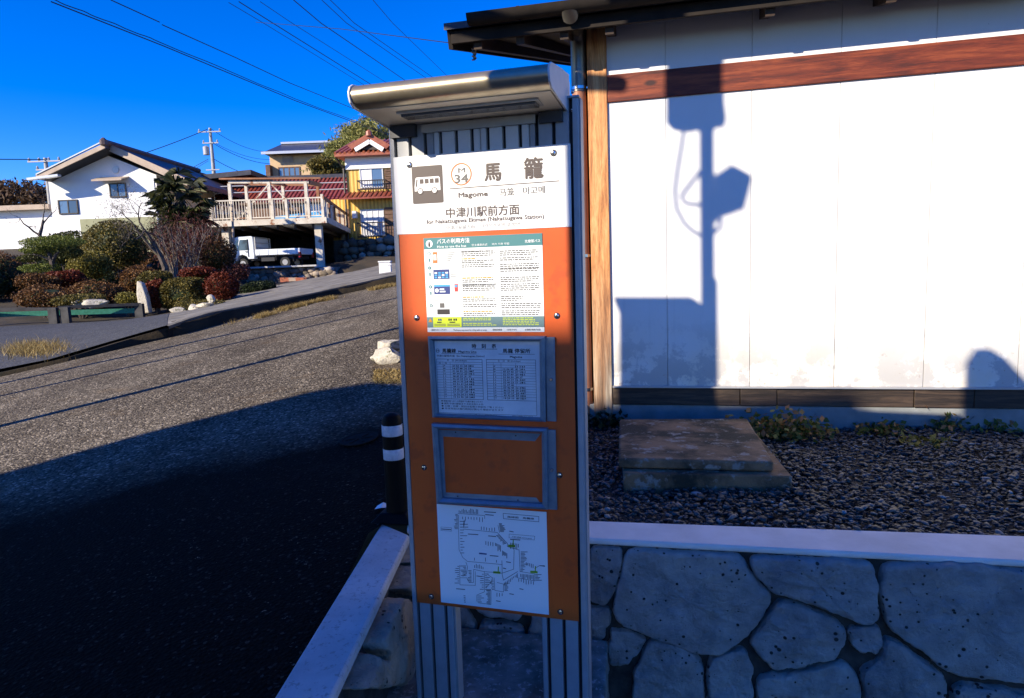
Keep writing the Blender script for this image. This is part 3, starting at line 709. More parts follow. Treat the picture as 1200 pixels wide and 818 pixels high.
# left return wall along the road, faces right
SIDE = empty('side_retaining_wall', (inner.x, inner.y, 0), 0, label='short stone side wall with flat concrete coping beside the road', cat='wall')
def W2(p): return Vector(p) - Vector((inner.x, inner.y, 0))
ln = Vector((-dL.y, dL.x, 0));
if ln.x < 0: ln = -ln
e1 = lc[2] + dL * 2.2; e0 = lc[3] + dL0 * 2.2
b = B(); b.prism([W2((p.x, p.y, CZ + .004)) for p in (lc[0], inner, e1, e0)], (0, 0, -.034)); obj('coping', b, 'concrete', SIDE, bevel=.008)
b = B(); q = [lc[0] - ln * .0, inner - ln * .012, e1 - ln * .012, e0 - ln * .0]
b.prism([W2((p.x, p.y, -.2)) for p in q], (0, 0, CZ - .031 + .2)); obj('joint_mortar', b, 'mortar', SIDE)
side_stones = [
 [(470, 634), (479, 630), (481, 662), (474, 664), (466, 648)],
 [(456, 662), (470, 654), (481, 676), (475, 698), (454, 690)],
 [(421, 744), (449, 695), (468, 704), (482, 724), (476, 762), (468, 806), (432, 806), (433, 770)],
 [(407, 770), (419, 757), (432, 772), (436, 806), (400, 806), (398, 790)],
 [(478, 706), (486, 700), (490, 745), (482, 760), (480, 730)],
 [(474, 668), (486, 664), (488, 694), (480, 698)],
]
for i, s in enumerate(side_stones):
    P3 = [onplane(px, py, ln, inner - ln * .012) for px, py in s]
    P3 = [Vector((p.x, p.y, min(p.z, CZ - .036 - .01 * (i % 2)))) for p in P3]
    cc = sum(P3, Vector((0, 0, 0))) / len(P3); P3 = [cc + (p - cc) * .97 for p in P3]
    stone(P3, ln, SIDE, 'stone_warm', .062, (inner.x, inner.y, 0), 50 + i)
# pit floor and slab in front of the wall
b = B(); b.add([(-.5, -40, -.12), (60, -40, -.12), (60, 2.0, -.12), (inner.x, inner.y + .1, -.12)], [(0, 1, 2, 3)]); tag(obj('lower_ground', b, 'soil'), 'dark ground of the sunken bus stop bay', None, None, 'structure')
sb0 = onplane(540, 735, wn, cpF + wn * .035); 
sz = sb0.z
s_l = onplane(494, 731, (0, 0, 1), (0, 0, sz)); s_r = onplane(712, 750, (0, 0, 1), (0, 0, sz))
sr2 = onplane(708, 840, (0, 0, 1), (0, 0, sz)); dd = (sr2 - s_r).normalized()
b = B(); b.prism([(s_l.x, s_l.y, sz), (s_l.x + dd.x * 1.3, s_l.y + dd.y * 1.3, sz), (s_r.x + dd.x * 1.3, s_r.y + dd.y * 1.3, sz), (s_r.x, s_r.y, sz)], (0, 0, -(sz + .13)))
obj('paving_slab', b, 'slab', bevel=.006, label='thick stained concrete slab under the feet of the sign', cat='slab')
# gravel: base sheet + pebbles
gz0 = CZ - .035
def gpt(u, v):   # u along the wall from the left, v from the coping (0) to the footing (1)
    a = cpB + dB * (u - .75); c = Vector((H0.x, H0.y, 0)) + hx * (u - .55); g = a.lerp(c, v); return g
b = B(); q = [gpt(-.1, -.02), gpt(4.6, -.02), gpt(4.6, 1.02), gpt(-.05, 1.02)]
b.add([(p.x, p.y, gz0) for p in q], [(0, 1, 2, 3)]); tag(obj('gravel_bed_soil', b, 'soil'), 'soil under the gravel', None, None, 'structure')
def ico():
    bm = bmesh.new(); bmesh.ops.create_icosphere(bm, subdivisions=1, radius=1); v = np.array([x.co[:] for x in bm.verts]); f = np.array([[y.index for y in x.verts] for x in bm.faces]); bm.free(); return v, f
IV, IF = ico()
def scatter_pebbles(n, fn, smin, smax, rs, flatz=.45):
    V = []; Fc = []
    for i in range(n):
        p = fn(rs); 
        if p is None: continue
        s_ = smin + (smax - smin) * rs.rand() ** 1.6
        v = IV * (1 + rs.uniform(-.28, .28, (len(IV), 1))) * np.array([1, rs.uniform(.5, .9), rs.uniform(.25, flatz)]) * s_
        a, t1, t2 = rs.uniform(0, 6.28), rs.normal(0, .28), rs.normal(0, .28)
        ca, sa = math.cos(a), math.sin(a)
        Rz = np.array([[ca, -sa, 0], [sa, ca, 0], [0, 0, 1]]); Rx = np.array([[1, 0, 0], [0, math.cos(t1), -math.sin(t1)], [0, math.sin(t1), math.cos(t1)]]); Ry = np.array([[math.cos(t2), 0, math.sin(t2)], [0, 1, 0], [-math.sin(t2), 0, math.cos(t2)]])
        V.append(v @ (Rx @ Ry @ Rz).T + np.array(p)); Fc.append(IF + 12 * (len(V) - 1))
    return np.vstack(V), np.vstack(Fc)
def gp(rs):
    u, v = rs.uniform(-.1, 3.3), rs.uniform(0, 1)
    g = gpt(u, v); h = gz0 + rs.uniform(.0, .03) + .012 * math.sin(u * 5 + v * 3); return (g.x, g.y, h)
obj('gravel', scatter_pebbles(27000, gp, .005, .0195, NR), 'pebble', label='dark slate gravel between the house footing and the coping', kind='stuff')
def gp2(rs):
    u, v = rs.uniform(3.3, 4.6), rs.uniform(0, 1); g = gpt(u, v); return (g.x, g.y, gz0 + rs.uniform(0, .02))
# stepping slabs (two, one on the other)
def gplane(px, py, z): return onplane(px, py, (0, 0, 1), (0, 0, z))
zs = CZ + .10
ua = gplane(726, 491, zs); ub = gplane(876, 490, zs); ud = gplane(725, 537, zs); uc = gplane(907, 541, zs)
b = B(); b.prism([ua, ub, uc, ud][::-1], (0, 0, -.045)); obj('upper_step_slab', b, 'stepslab', bevel=.011, label='stained upper concrete slab of the garden step, browned at the back', cat='step')
zl = zs - .048
la = gplane(722, 520, zl); lb = gplane(886, 520, zl); ld = gplane(728, 558, zl); lc_ = gplane(916, 562, zl)
la = ud + (ua - ud) * .8 + Vector((-.01, 0, 0)); la.z = zl
b = B(); b.prism([(ua.x, ua.y, zl), (ub.x + .02, ub.y, zl), (uc.x + .055, uc.y - .05, zl), (ud.x + .01, ud.y - .06, zl)][::-1], (0, 0, -.10)); obj('lower_step_slab', b, 'stepslab', bevel=.006, label='wider lower slab sunk in the gravel under the stained one', cat='step')

# ------------------------------------------------------------------ foliage helpers
def leaves(centers, size, rs, aspect=.5, up=0.0, n=None):
    """one small quad per centre, randomly turned"""
    c = np.asarray(centers); k = len(c)
    a = rs.normal(size=(k, 3)); a[:, 2] += up; a /= np.linalg.norm(a, axis=1)[:, None]
    t = rs.normal(size=(k, 3)); t -= a * (t * a).sum(1)[:, None]; t /= np.linalg.norm(t, axis=1)[:, None]
    s_ = size * rs.uniform(.6, 1.3, (k, 1))
    p0 = c - a * s_; p1 = c + t * s_ * aspect; p2 = c + a * s_; p3 = c - t * s_ * aspect
    V = np.stack([p0, p1, p2, p3], 1).reshape(-1, 3); Fc = np.arange(4 * k).reshape(-1, 4); return V, Fc
def blob(c, r, n, rs, lump=.18, shell=.35, nl=9):
    """points near the surface of a lumpy ellipsoid"""
    d = rs.normal(size=(n, 3)); d /= np.linalg.norm(d, axis=1)[:, None]
    L = rs.normal(size=(nl, 3)); L /= np.linalg.norm(L, axis=1)[:, None]; am = rs.uniform(-lump, lump, nl)
    f = 1 + (np.exp(-(1 - d @ L.T) * 9) * am).sum(1)
    rr = 1 - shell * rs.rand(n) ** 1.7
    return np.array(c) + d * (f * rr)[:, None] * np.array(r)
def join(*vf):
    V = []; Fc = []; o = 0
    for v, f in vf: V.append(v); Fc.append(f + o); o += len(v)
    return np.vstack(V), np.vstack(Fc)
def shrub(name, cx, cy, wpx, hpx, Y, mat, label, cat='shrub', n=2200, ls=None, lump=.32, depth=.9, seed=1, group=None, shell=.3, core=True, boxy=0, up=0):
    rs = np.random.RandomState(seed); c = atY(cx, cy, Y); k = Y / F
    r = np.array([wpx / 2 * k, wpx / 2 * k * depth, hpx / 2 * k]); ls = ls or .024 * Y / 14; n = int(n * 1.9)
    P = blob((0, 0, 0), (1, 1, 1), n, rs, lump, shell)
    if boxy: P = np.sign(P) * np.abs(P) ** (1 - boxy)
    P = P * r
    if not boxy: q_ = rs.rand(len(P)) < .09; P[q_] *= rs.uniform(1.0, 1.22, (q_.sum(), 1))
    root = empty(name, (c.x, c.y, c.z - r[2]), label=label, cat=cat, group=group)
    P[:, 2] += r[2]
    obj('foliage', leaves(P, ls, rs, .55, up), mat, root)
    if core:
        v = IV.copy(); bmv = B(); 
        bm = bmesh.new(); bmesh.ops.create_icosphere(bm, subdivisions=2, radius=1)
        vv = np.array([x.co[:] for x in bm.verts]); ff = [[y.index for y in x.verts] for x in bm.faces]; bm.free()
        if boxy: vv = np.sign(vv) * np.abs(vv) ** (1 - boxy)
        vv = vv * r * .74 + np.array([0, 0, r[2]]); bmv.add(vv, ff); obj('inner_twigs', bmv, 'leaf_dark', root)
    b = B(); 
    for i in range(4):
        a = i * 1.57 + .4; b.tube([(0.1 * r[0] * math.cos(a), .1 * r[1] * math.sin(a), -.25), (.3 * r[0] * math.cos(a), .3 * r[1] * math.sin(a), r[2])], [.03, .012], 5)
    obj('stem', b, 'bark', root)
    for i in range(5 if not boxy else 0):
        d = P[rs.randint(len(P))]; d = Vector((d[0], d[1], max(d[2], r[2]))); tb = B(); m_ = d * .6; tb.tube([(d.x * .2, d.y * .2, r[2] * .5), m_, Vector((d.x * 1.1, d.y * 1.1, r[2] + (d.z - r[2]) * 1.2))], [.012, .008, .003], 4); obj('twig', tb, 'bark_pale', root)
    return root
def tree_branches(base, height, spread, rs, levels=3, r0=.08, lean=(0, 0), gnarl=.35, nb=4, upw=.5):
    b = B(); tips = []
    def grow(p, d, L, r, lev):
        pts = [p]; rr = [r]; q = Vector(p); dd = Vector(d)
        for i in range(4):
            dd = (dd + Vector(rs.normal(0, gnarl, 3)) * .6 + Vector((0, 0, upw * .15))).normalized(); q = q + dd * L / 4
            pts.append(q.copy()); rr.append(r * (1 - .16 * (i + 1)))
        b.tube(pts, rr, 6 if lev < 2 else 4)
        if lev >= levels: tips.extend(pts[2:]); return
        for k in range(nb if lev else nb):
            i = rs.randint(2, 5); nd = (dd * .5 + Vector(rs.normal(0, spread, 3)) + Vector((0, 0, upw * .4))).normalized()
            grow(pts[i], nd, L * rs.uniform(.5, .75), rr[i] * .65, lev + 1)
    grow(Vector(base), Vector((lean[0], lean[1], 1)).normalized(), height, r0, 0)
    return b, tips

# ------------------------------------------------------------------ bus stop sign
SY = rad(-15.99); LEAN = rad(-.39)
su = Vector((math.cos(SY), math.sin(SY), 0)); sn = Vector((-math.sin(SY), math.cos(SY), 0)); sv = Vector((0, 0, 1))
su2 = su * math.cos(LEAN) + sv * math.sin(LEAN); sv2 = sv * math.cos(LEAN) - su * math.sin(LEAN)
SO = Vector((0, 1.75, EYE))
SM = Matrix(((su2.x, sv2.x, -sn.x, SO.x), (su2.y, sv2.y, -sn.y, SO.y), (su2.z, sv2.z, -sn.z, SO.z), (0, 0, 0, 1)))
SIGN = empty('bus_stop_sign', mat=SM, label='orange and white bus stop sign with a small metal canopy on two ribbed posts', cat='bus stop sign')
def S(px, py, z=0.0):
    """pixel -> sign coordinates (x right, y up) on the plane z in front of the board"""
    p = onplane(px, py, sn, SO - sn * z) - SO; return p.dot(su2), p.dot(sv2)
pitF = S(600, 790)[1]
YB = (sz - EYE) + .004        # foot of the posts on the slab (sign coordinates)
pl, prr, pt_, pb = -.309, .169, .101, -.961
XL, XR = -.328, .190
YT = S(675, 114)[1]
# plank profile: three lands and grooves
def plank(xa, xb, grooves, y0, y1, zf=-.003, zb=-.05, gd=.016, gw=.0098):
    b = B(); pr_ = [(xa, zb), (xa, zf - .003), (xa + .003, zf)]
    for g in grooves: pr_ += [(g - gw / 2, zf), (g - gw / 2, zf - gd), (g + gw / 2, zf - gd), (g + gw / 2, zf)]
    pr_ += [(xb - .003, zf), (xb, zf - .003), (xb, zb)]
    b.prism([(x, y0, z) for x, z in pr_], (0, y1 - y0, 0))
    return b, [(g, gw) for g in grooves]
def slots(grooves, y0, y1, zf=-.003, gd=.016, gw=.0098):
    b = B()
    for g in grooves: b.box((g - gw / 2 + .0003, y0 + .0002, zf - gd + .0003), (g + gw / 2 - .0003, y1 - .0002, zf - gd + .002))
    return b
ytop = S(560, 138)[1] + .05
gl = [S(x, 170)[0] for x in (463, 480, 498)]; gR = [S(x, 172)[0] for x in (629, 649, 669)]
sm = [S(x, 172)[0] for x in (507.5, 562.5, 620)]
gm1 = [S(x, 172)[0] for x in (516, 534.5, 553)]; gm2 = [S(x, 172)[0] for x in (571.5, 590.5, 609.5)]
b, g_ = plank(XL, sm[0] - .0008, gl, YB, ytop); o_l = obj('post', b, 'post_alu', SIGN)
b = slots(gl, YB, ytop); obj('post_slot_lining', b, 'slot', o_l)
b, g_ = plank(sm[2] + .0008, XR, gR, YB, YT); o_r = obj('post', b, 'post_alu', SIGN)
b = slots(gR, YB, YT); obj('post_slot_lining', b, 'slot', o_r)
for a, c, g in ((sm[0], sm[1], gm1), (sm[1], sm[2], gm2)):
    b, _ = plank(a + .0008, c - .0008, g, -.95, ytop); o_m = obj('header_plank', b, 'alu_light', SIGN)
    b = slots(g, -.94, ytop); obj('plank_slot_lining', b, 'slot', o_m)
b = B(); b.box((XR - .045, YT, -.055), (XR + .002, YT + .006, .0)); obj('post_cap', b, 'frame', SIGN, bevel=.001)
b = B(); b.box((XR + .0005, YB, -.05), (XR + .0035, YT, -.012)); obj('edge_trim', b, 'post_alu', SIGN)
b = B(); b.box((XL - .003, YB, -.05), (XL - .0005, ytop, -.012)); obj('edge_trim', b, 'post_alu', SIGN)
# inner edge trims of the legs, pale
b = B(); b.box((sm[0] + .0005, YB, -.045), (sm[0] + .006, -.951, -.006)); obj('leg_trim', b, 'alu', SIGN)
# panels
wl, wt_ = S(459, 190)[0] + .004, S(496, 182)[1]
wr = S(671, 168)[0]
b = B(); b.prism([(pl - .006, pt_ + .0005, 0), (prr, pt_ + .0005, 0), (prr, wt_, 0), (pl - .006, wt_, 0)], (0, 0, .003)); NAMEP = obj('name_panel', b, 'white', SIGN, bevel=.0008)
b = B(); b.prism([(pl, pb, 0), (prr, pb, 0), (prr, pt_, 0), (pl, pt_, 0)], (0, 0, .003)); ORP = obj('orange_panel', b, 'orange', SIGN, bevel=.0008)
# canopy -------------------------------------------------------------
cb = S(455.5, 147.5); cyb = cb[1]
CL, CR = cb[0] - .004, S(661, 125)[0] + .003
CDP = .172
cy0_ = cyb; cyb = cyb + .012
nose = [(.0 + CDP - .012, cyb - .002), (CDP + .004, cyb + .001), (CDP + .016, cyb + .008), (CDP + .022, cyb + .019), (CDP + .022, cyb + .030), (CDP + .016, cyb + .041), (CDP + .004, cyb + .048), (CDP - .012, cyb + .051)]
prof = [(-.03, cy0_ - .002)] + nose + [(.06, cyb + .064), (-.03, cyb + .074)]
CAN = None
b = B(); b.prism([(CL, y, z) for z, y in prof], (CR - CL, 0, 0)); CAN = obj('canopy', b, 'champagne', SIGN, smooth=True)
b = B(); b.prism([(CL + .004, cy0_ - .0045, -.02), (CL + .004, cyb - .0045, CDP - .02), (CL + .004, cyb - .0022, CDP - .02), (CL + .004, cy0_ - .0022, -.02)], (CR - CL - .008, 0, 0)); obj('soffit_panel', b, 'canopy_under', CAN)
b = B(); b.box((CL + .09, cyb - .0185, .065), (CR - .05, cyb - .011, .108)); obj('lamp_cover', b, 'lamp_cover', CAN, bevel=.002)
b = B(); b.box((CL + .082, cyb - .0125, .057), (CR - .042, cyb - .006, .116)); obj('lamp_rim', b, 'alu', CAN)
ex = [(-.033, cy0_ - .006), (CDP + .004, cyb - .004), (CDP + .020, cyb + .006), (CDP + .026, cyb + .019), (CDP + .026, cyb + .031), (CDP + .019, cyb + .044), (CDP + .004, cyb + .052), (.06, cyb + .069), (-.033, cyb + .079)]
for xx, lab in ((CL - .005, 0), (CR, 1)):
    b = B(); b.prism([(xx, y, z) for z, y in ex], (.005, 0, 0)); obj('end_cap', b, 'alu_light', CAN, bevel=.001)
b = B(); b.box((CR - .002, cy0_ - .03, -.045), (CR + .004, cy0_ + .075, -.005)); cyb = cy0_; obj('canopy_bracket', b, 'alu_light', SIGN)
b = B(); b.box((CL + .012, cyb - .035, -.003), (CL + .085, cyb - .004, .012)); obj('bracket_block', b, 'dark_steel', SIGN)
b = B(); b.box((CR - .066, cyb - .030, -.003), (CR - .006, cyb - .004, .012)); obj('bracket_block', b, 'dark_steel', SIGN)
b = B(); b.box((CL + .10, cyb - .028, -.002), (CR - .076, cyb - .006, .006)); obj('header_rail', b, 'alu', SIGN, bevel=.001)
for yy in (cyb + .045, cyb + .0):
    b = B(); b.lathe([(.0055, 0), (.0055, .006), (.003, .008)], (0, 0, 0), 12)
    o = obj('bolt', b, 'steel', SIGN); o.location = (CR + .012, yy, -.02); o.rotation_euler = (0, rad(90), 0)
# screws
b = B(); b.lathe([(.0066, 0), (.0066, .001), (.0055, .0034), (.002, .0045)], (0, 0, 0), 16); b.lathe([(.0085, 0), (.0085, .0006)], (0, 0, 0), 18, 1); b.lathe([(.0022, .0044), (.0022, .0048)], (0, 0, 0), 6, 1)
scr = None
for px, py in [(480.5, 193.5), (649, 179.5), (489, 372.5), (653, 370), (497.5, 547.5), (656, 556.5), (506, 698.5), (657, 716.5)]:
    x, y = S(px, py)
    if scr is None: scr = o = obj('screw', b, ['steel', 'dark_steel'], SIGN, smooth=True)
    else: o = dup(scr, SIGN)
    o.location = (x, y, .003)
# lettering helper
FC = bpy.data.curves.new('tmp', 'FONT'); FO = bpy.data.objects.new('tmp', FC); col.objects.link(FO)
def text(b, s, x, y, h, z, mi=0, bold=0.0, width=None, res=2, align='LEFT'):
    """flat letters, cap height about h; (x,y) = left end of the baseline"""
    FC.body = s; FC.size = 1.0; FC.offset = 0; FC.resolution_u = res; FC.align_x = align
    me = bpy.data.meshes.new_from_object(FO.evaluated_get(bpy.context.evaluated_depsgraph_get()) if False else FO)
    if not len(me.vertices): return
    co_ = np.array([v.co[:] for v in me.vertices]); k = h / .73
    kx = k if width is None else width / max(co_[:, 0].max() - co_[:, 0].min(), 1e-6)
    x00 = co_[:, 0].min() if width is not None else 0
    d_ = (bold + .012) * k
    for j, (dx, dy) in enumerate(((-d_, 0), (d_, 0), (0, -d_), (0, d_)) if bold > 0 else ((-d_, 0), (d_, 0))):
        b.add([(x + (c[0] - x00) * kx + dx, y + c[1] * k + dy, z + j * .00004) for c in co_], [tuple(p.vertices) for p in me.polygons], mi)
    bpy.data.meshes.remove(me)
def St(b, s, px0, py0, px1, hpx, z, mi=0, bold=0.0, res=2):
    x0_, y0_ = S(px0, py0, z); x1_, _ = S(px1, py0, z); text(b, s, x0_, y0_, hpx * 1.75 / F * 1.02, z, mi, bold, x1_ - x0_, res)
def rect(b, x0, y0, x1, y1, z, mi=0): b.add([(x0, y0, z), (x1, y0, z), (x1, y1, z), (x0, y1, z)], [(0, 1, 2, 3)], mi)
Z1 = .0038
# bus pictogram
ax, ay = S(501.5, 216.5); hw_, hh_ = .044, .049
b = B()
def rrect(cx, cy, w_, h_, r, n=5):
    P = []
    for qx, qy, a0 in ((1, 1, 0), (-1, 1, 90), (-1, -1, 180), (1, -1, 270)):
        for k in range(n + 1): a = rad(a0 + 90 * k / n); P.append((cx + qx * (w_ - r) + r * math.cos(a), cy + qy * (h_ - r) + r * math.sin(a)))
    return P
def poly(b, P, z, mi=0): b.add([(x, y, z) for x, y in P], [tuple(range(len(P)))], mi)
poly(b, rrect(ax, ay, hw_, hh_, .004), Z1, 0)
body = [(-.037, -.016), (-.037, -.004), (-.0335, .017), (-.031, .020), (.032, .020), (.036, .017), (.037, -.016)]
poly(b, [(ax + x, ay + y) for x, y in body], Z1 + .0004, 1)
for k in range(4): rect(b, ax - .0215 + k * .0145, ay + .003, ax - .0105 + k * .0145, ay + .015, Z1 + .0008, 0)
poly(b, [(ax - .034, ay - .004), (ax - .030, ay - .004), (ax - .0275, ay + .015), (ax - .031, ay + .015)], Z1 + .0008, 0)
for cx_ in (-.021, .020):
    poly(b, [(ax + cx_ + .0085 * math.cos(t), ay - .0165 + .0085 * math.sin(t)) for t in np.linspace(0, 2 * math.pi, 20)[:-1]], Z1 + .0008, 0)
    poly(b, [(ax + cx_ + .0062 * math.cos(t), ay - .0165 + .0062 * math.sin(t)) for t in np.linspace(0, 2 * math.pi, 18)[:-1]], Z1 + .0012, 1)
obj('bus_pictogram', b, ['ink_brown', 'white'], NAMEP)
# route number ring
rx, ry = S(541, 204.3); b = B()
n = 40; r0_, r1_ = .0290, .0258
vs = [(rx + r * math.cos(2 * math.pi * k / n), ry + r * math.sin(2 * math.pi * k / n), Z1) for r in (r0_, r1_) for k in range(n)]
b.add(vs, [(k, (k + 1) % n, n + (k + 1) % n, n + k) for k in range(n)], 0)
St(b, 'M', 537, 202.5, 545, 5.5, Z1, 2, .004); St(b, '34', 533, 214.5, 548.5, 9.5, Z1, 2, .012)
obj('route_number', b, ['ink_orange', 'ink_pale', 'ink_grey'], NAMEP)
b = B()
St(b, '馬', 568, 210.5, 587, 15.5, Z1, 0, .02, 3); St(b, '籠', 614.5, 207.5, 636.5, 17.5, Z1, 0, .012, 3)
xa, ya = S(527.5, 221.3); xb, yb = S(655.5, 212.0); b.add([(xa, ya - .0012, Z1), (xb, yb - .0012, Z1), (xb, yb + .0008, Z1), (xa, ya + .0008, Z1)], [(0, 1, 2, 3)], 0)
St(b, 'Magome', 537.5, 231.5, 571.5, 5.6, Z1, 0, .022)
St(b, '马笼', 585.5, 229, 602.5, 6.5, Z1, 1); St(b, '마고메', 613, 227, 638.5, 6.5, Z1, 1)
St(b, '中津川駅前方面', 523, 254.5, 608.5, 9.0, Z1, 0, .004)
St(b, 'for Nakatsugawa Ekimae (Nakatsugawa Station)', 500, 262.5, 637.5, 4.8, Z1, 0, .006)
St(b, '中津川站前方向', 523, 268.8, 556, 3.6, Z1, 2); St(b, '나카쓰가와역 앞 방면', 563, 266.5, 609, 3.6, Z1, 2)
obj('name_lettering', b, ['ink_brown', 'ink_grey', 'ink_pale'], NAMEP)
# guide poster --------------------------------------------------------
gx0, gx1, gy1, gy0 = -.237, .092, .089, -.166
GW, GH = gx1 - gx0, gy1 - gy0
b = B(); b.box((gx0, gy0, .0031), (gx1, gy1, .0042)); GP = obj('guide_poster', b, 'poster', ORP)
def G(u, v): return gx0 + u * GW, gy1 - v * GH       # u,v in 0..1, v down
Zp = .0047
mats = ['ink', 'teal', 'slate', 'lime', 'ink_orange', 'ink_yellow', 'navy', 'azure', 'red', 'poster', 'ink_grey']
b = B()
def gr_(u0, v0, u1, v1, mi, z=Zp): x0_, y0_ = G(u0, v1); x1_, y1_ = G(u1, v0); rect(b, x0_, y0_, x1_, y1_, z, mi)
def gt(s, u0, v, u1, h, mi, bold=0): x0_, y0_ = G(u0, v); x1_, _ = G(u1, v); text(b, s, x0_, y0_, h * GH, Zp + .0006, mi, bold, x1_ - x0_, 1)
gr_(0, 0, 1, .118, 1)
cx_, cy_ = G(.05, .062); poly(b, [(cx_ + .0098 * math.cos(t), cy_ + .0098 * math.sin(t)) for t in np.linspace(0, 2 * math.pi, 25)[:-1]], Zp + .0004, 9)
gt('i', .043, .09, .057, .055, 0, .03)
gt('バスの利用方法', .12, .062, .40, .040, 9, .01); gt('How to use the bus', .12, .108, .37, .026, 9, .012)
gt('巴士乘車方式', .42, .102, .55, .018, 9); gt('버스 이용 방법', .59, .100, .73, .018, 9); gt('北恵那バス', .86, .088, .985, .024, 9, .01)
for k, v in enumerate((.165, .315, .515, .715)):
    cx_, cy_ = G(.043, v); poly(b, [(cx_ + .0048 * math.cos(t), cy_ + .0048 * math.sin(t)) for t in np.linspace(0, 2 * math.pi, 17)[:-1]], Zp, 1 if k < 3 else 2)
    gt(str(k + 1), .036, v + .012, .050, .024, 9)
    if k < 3: gr_(.038, v + .05, .050, v + .085, 1)
for v in (.265, .475, .67): 
    for k in range(46): gr_(.01 + k * .0215, v, .02 + k * .0215, v + .003, 10)
# pictures in the left column
gr_(.075, .15, .115, .265, 4); gr_(.082, .175, .108, .235, 9, Zp + .0004)
for k in range(5): gr_(.20, .16 + .02 * k, .27 - .01 * k, .166 + .02 * k, 10)
gr_(.075, .335, .215, .435, 6)
for i in range(4):
    for j in range(3): gr_(.085 + .032 * i, .362 + .024 * j, .108 + .032 * i, .378 + .024 * j, 7 if (i + j) % 3 else 9, Zp + .0004)
for k in range(4): gr_(.225, .34 + .022 * k, .28 - .008 * (k % 2), .346 + .022 * k, 10)
gr_(.075, .495, .215, .515, 7); gr_(.075, .515, .215, .595, 6)
cx_, cy_ = G(.10, .555); poly(b, [(cx_ + .0055 * math.cos(t), cy_ + .0055 * math.sin(t)) for t in np.linspace(0, 2 * math.pi, 17)[:-1]], Zp + .0004, 9)
gr_(.125, .535, .165, .55, 9, Zp + .0004); gr_(.125, .56, .175, .575, 9, Zp + .0004)
gr_(.255, .49, .285, .57, 8); gr_(.26, .5, .28, .525, 7, Zp + .0004)
gr_(.095, .755, .205, .81, 0); gr_(.12, .69, .16, .74, 10); gr_(.165, .70, .20, .73, 9)
for k in range(4): gr_(.075, .615 + .014 * k, .2 - .02 * (k % 3), .619 + .014 * k, 10)
# text blocks
rs = np.random.RandomState(3)
def para(u0, u1, v0, lines, mi, dv=.02, th=.0085):
    for l in range(lines):
        u = u0; e_ = u1 - (rs.rand() * .10 if l == lines - 1 else rs.rand() * .02)
        while u < e_:
            w_ = rs.uniform(.008, .035); gr_(u, v0 + l * dv, min(u + w_, e_), v0 + l * dv + th * 1.25, mi); u += w_ + .006
for v, m1, l1, m2 in ((.155, 0, 3, 5), (.29, 0, 2, 5), (.495, 0, 4, 5), (.705, 0, 2, 5)):
    para(.325, .62, v, l1, 10); 
for v in (.225, .425, .625, .775): para(.325, .60 - .15 * (v < .3), v, 1, 5, th=.010); para(.325, .60, v + .022, 2, 10)
for v, l1 in ((.16, 3), (.23, 2), (.295, 3), (.345, 2), (.43, 3), (.50, 4), (.625, 3), (.70, 3), (.775, 3)): para(.65, .98 - .14 * (v > .6) * (v < .66), v, l1, 10)
gt('降車時は運賃をお支払いください', .325, .512, .60, .016, 0); gt('乗車時に整理券をお取りください', .325, .162, .58, .014, 10)
gr_(0, .838, 1, .95, 2); gr_(.055, .842, .305, .948, 3, Zp + .0004)
x_, y_ = G(.03, .865); poly(b, [(x_ - .006, y_ - .007), (x_ + .006, y_ - .007), (x_, y_ + .004)], Zp + .0004, 5)
for u in (.10, .19, .235):
    for du in (0, .018): gr_(u + du, .855, u + du + .013, .878, 0 if u > .15 else 6, Zp + .0008)
gr_(.09, .888, .13, .9, 0, Zp + .0008); gr_(.20, .888, .25, .9, 0, Zp + .0008)
for k in range(2): gr_(.065, .912 + .016 * k, .165, .918 + .016 * k, 10, Zp + .0008); gr_(.18, .912 + .016 * k, .29, .918 + .016 * k, 10, Zp + .0008)
def para2(u0, u1, v0, lines, mi):
    for l in range(lines):
        u = u0
        while u < u1 - rs.rand() * .05: w_ = rs.uniform(.01, .035); gr_(u, v0 + l * .018, u + w_, v0 + l * .018 + .007, mi, Zp + .0004); u += w_ + .006
para2(.32, .58, .85, 2, 3); para2(.32, .60, .905, 2, 3); para2(.66, .95, .85, 2, 3); para2(.66, .96, .885, 3, 3)
gt('Thank you very much for riding with us today', .23, .985, .52, .017, 0); gt('ご乗車ありがとうございます', .03, .984, .17, .015, 0); gt('感謝您的乘車', .57, .984, .65, .015, 0); gt('이용해 주셔서', .69, .984, .77, .015, 0); gt('北恵那交通株式会社', .84, .984, .97, .015, 0)
obj('poster_print', b, mats, GP)
# display frames -------------------------------------------------------
def dframe(name, outer, inner, zf=.022, zb=.003, mat='frame'):
    """mitred picture frame between two pixel rectangles (TL,TR,BR,BL)"""
    O = [S(*q, zf) for q in outer]; I = [S(*q, zf) for q in inner]; b = B()
    for i in range(4):
        j = (i + 1) % 4; o0, o1, i0, i1 = O[i], O[j], I[i], I[j]
        m0 = ((o0[0] + i0[0]) / 2, (o0[1] + i0[1]) / 2); m1 = ((o1[0] + i1[0]) / 2, (o1[1] + i1[1]) / 2)
        A_ = [(o0[0], o0[1], zb), (o0[0], o0[1], zf - .004), (m0[0], m0[1], zf), (i0[0], i0[1], zf - .007), (i0[0], i0[1], zb)]
        C_ = [(o1[0], o1[1], zb), (o1[0], o1[1], zf - .004), (m1[0], m1[1], zf), (i1[0], i1[1], zf - .007), (i1[0], i1[1], zb)]
        b.add(A_ + C_, [(k, k + 1, k + 6, k + 5) for k in range(4)])
    return obj(name, b, mat, ORP)
T_out = [(500.5, 394.5), (638, 394.5), (639, 495), (506, 489.5)]; T_in = [(506.3, 399.8), (631.5, 400.5), (632.5, 490.5), (511.5, 485.5)]
TF = dframe('timetable_frame', T_out, T_in)
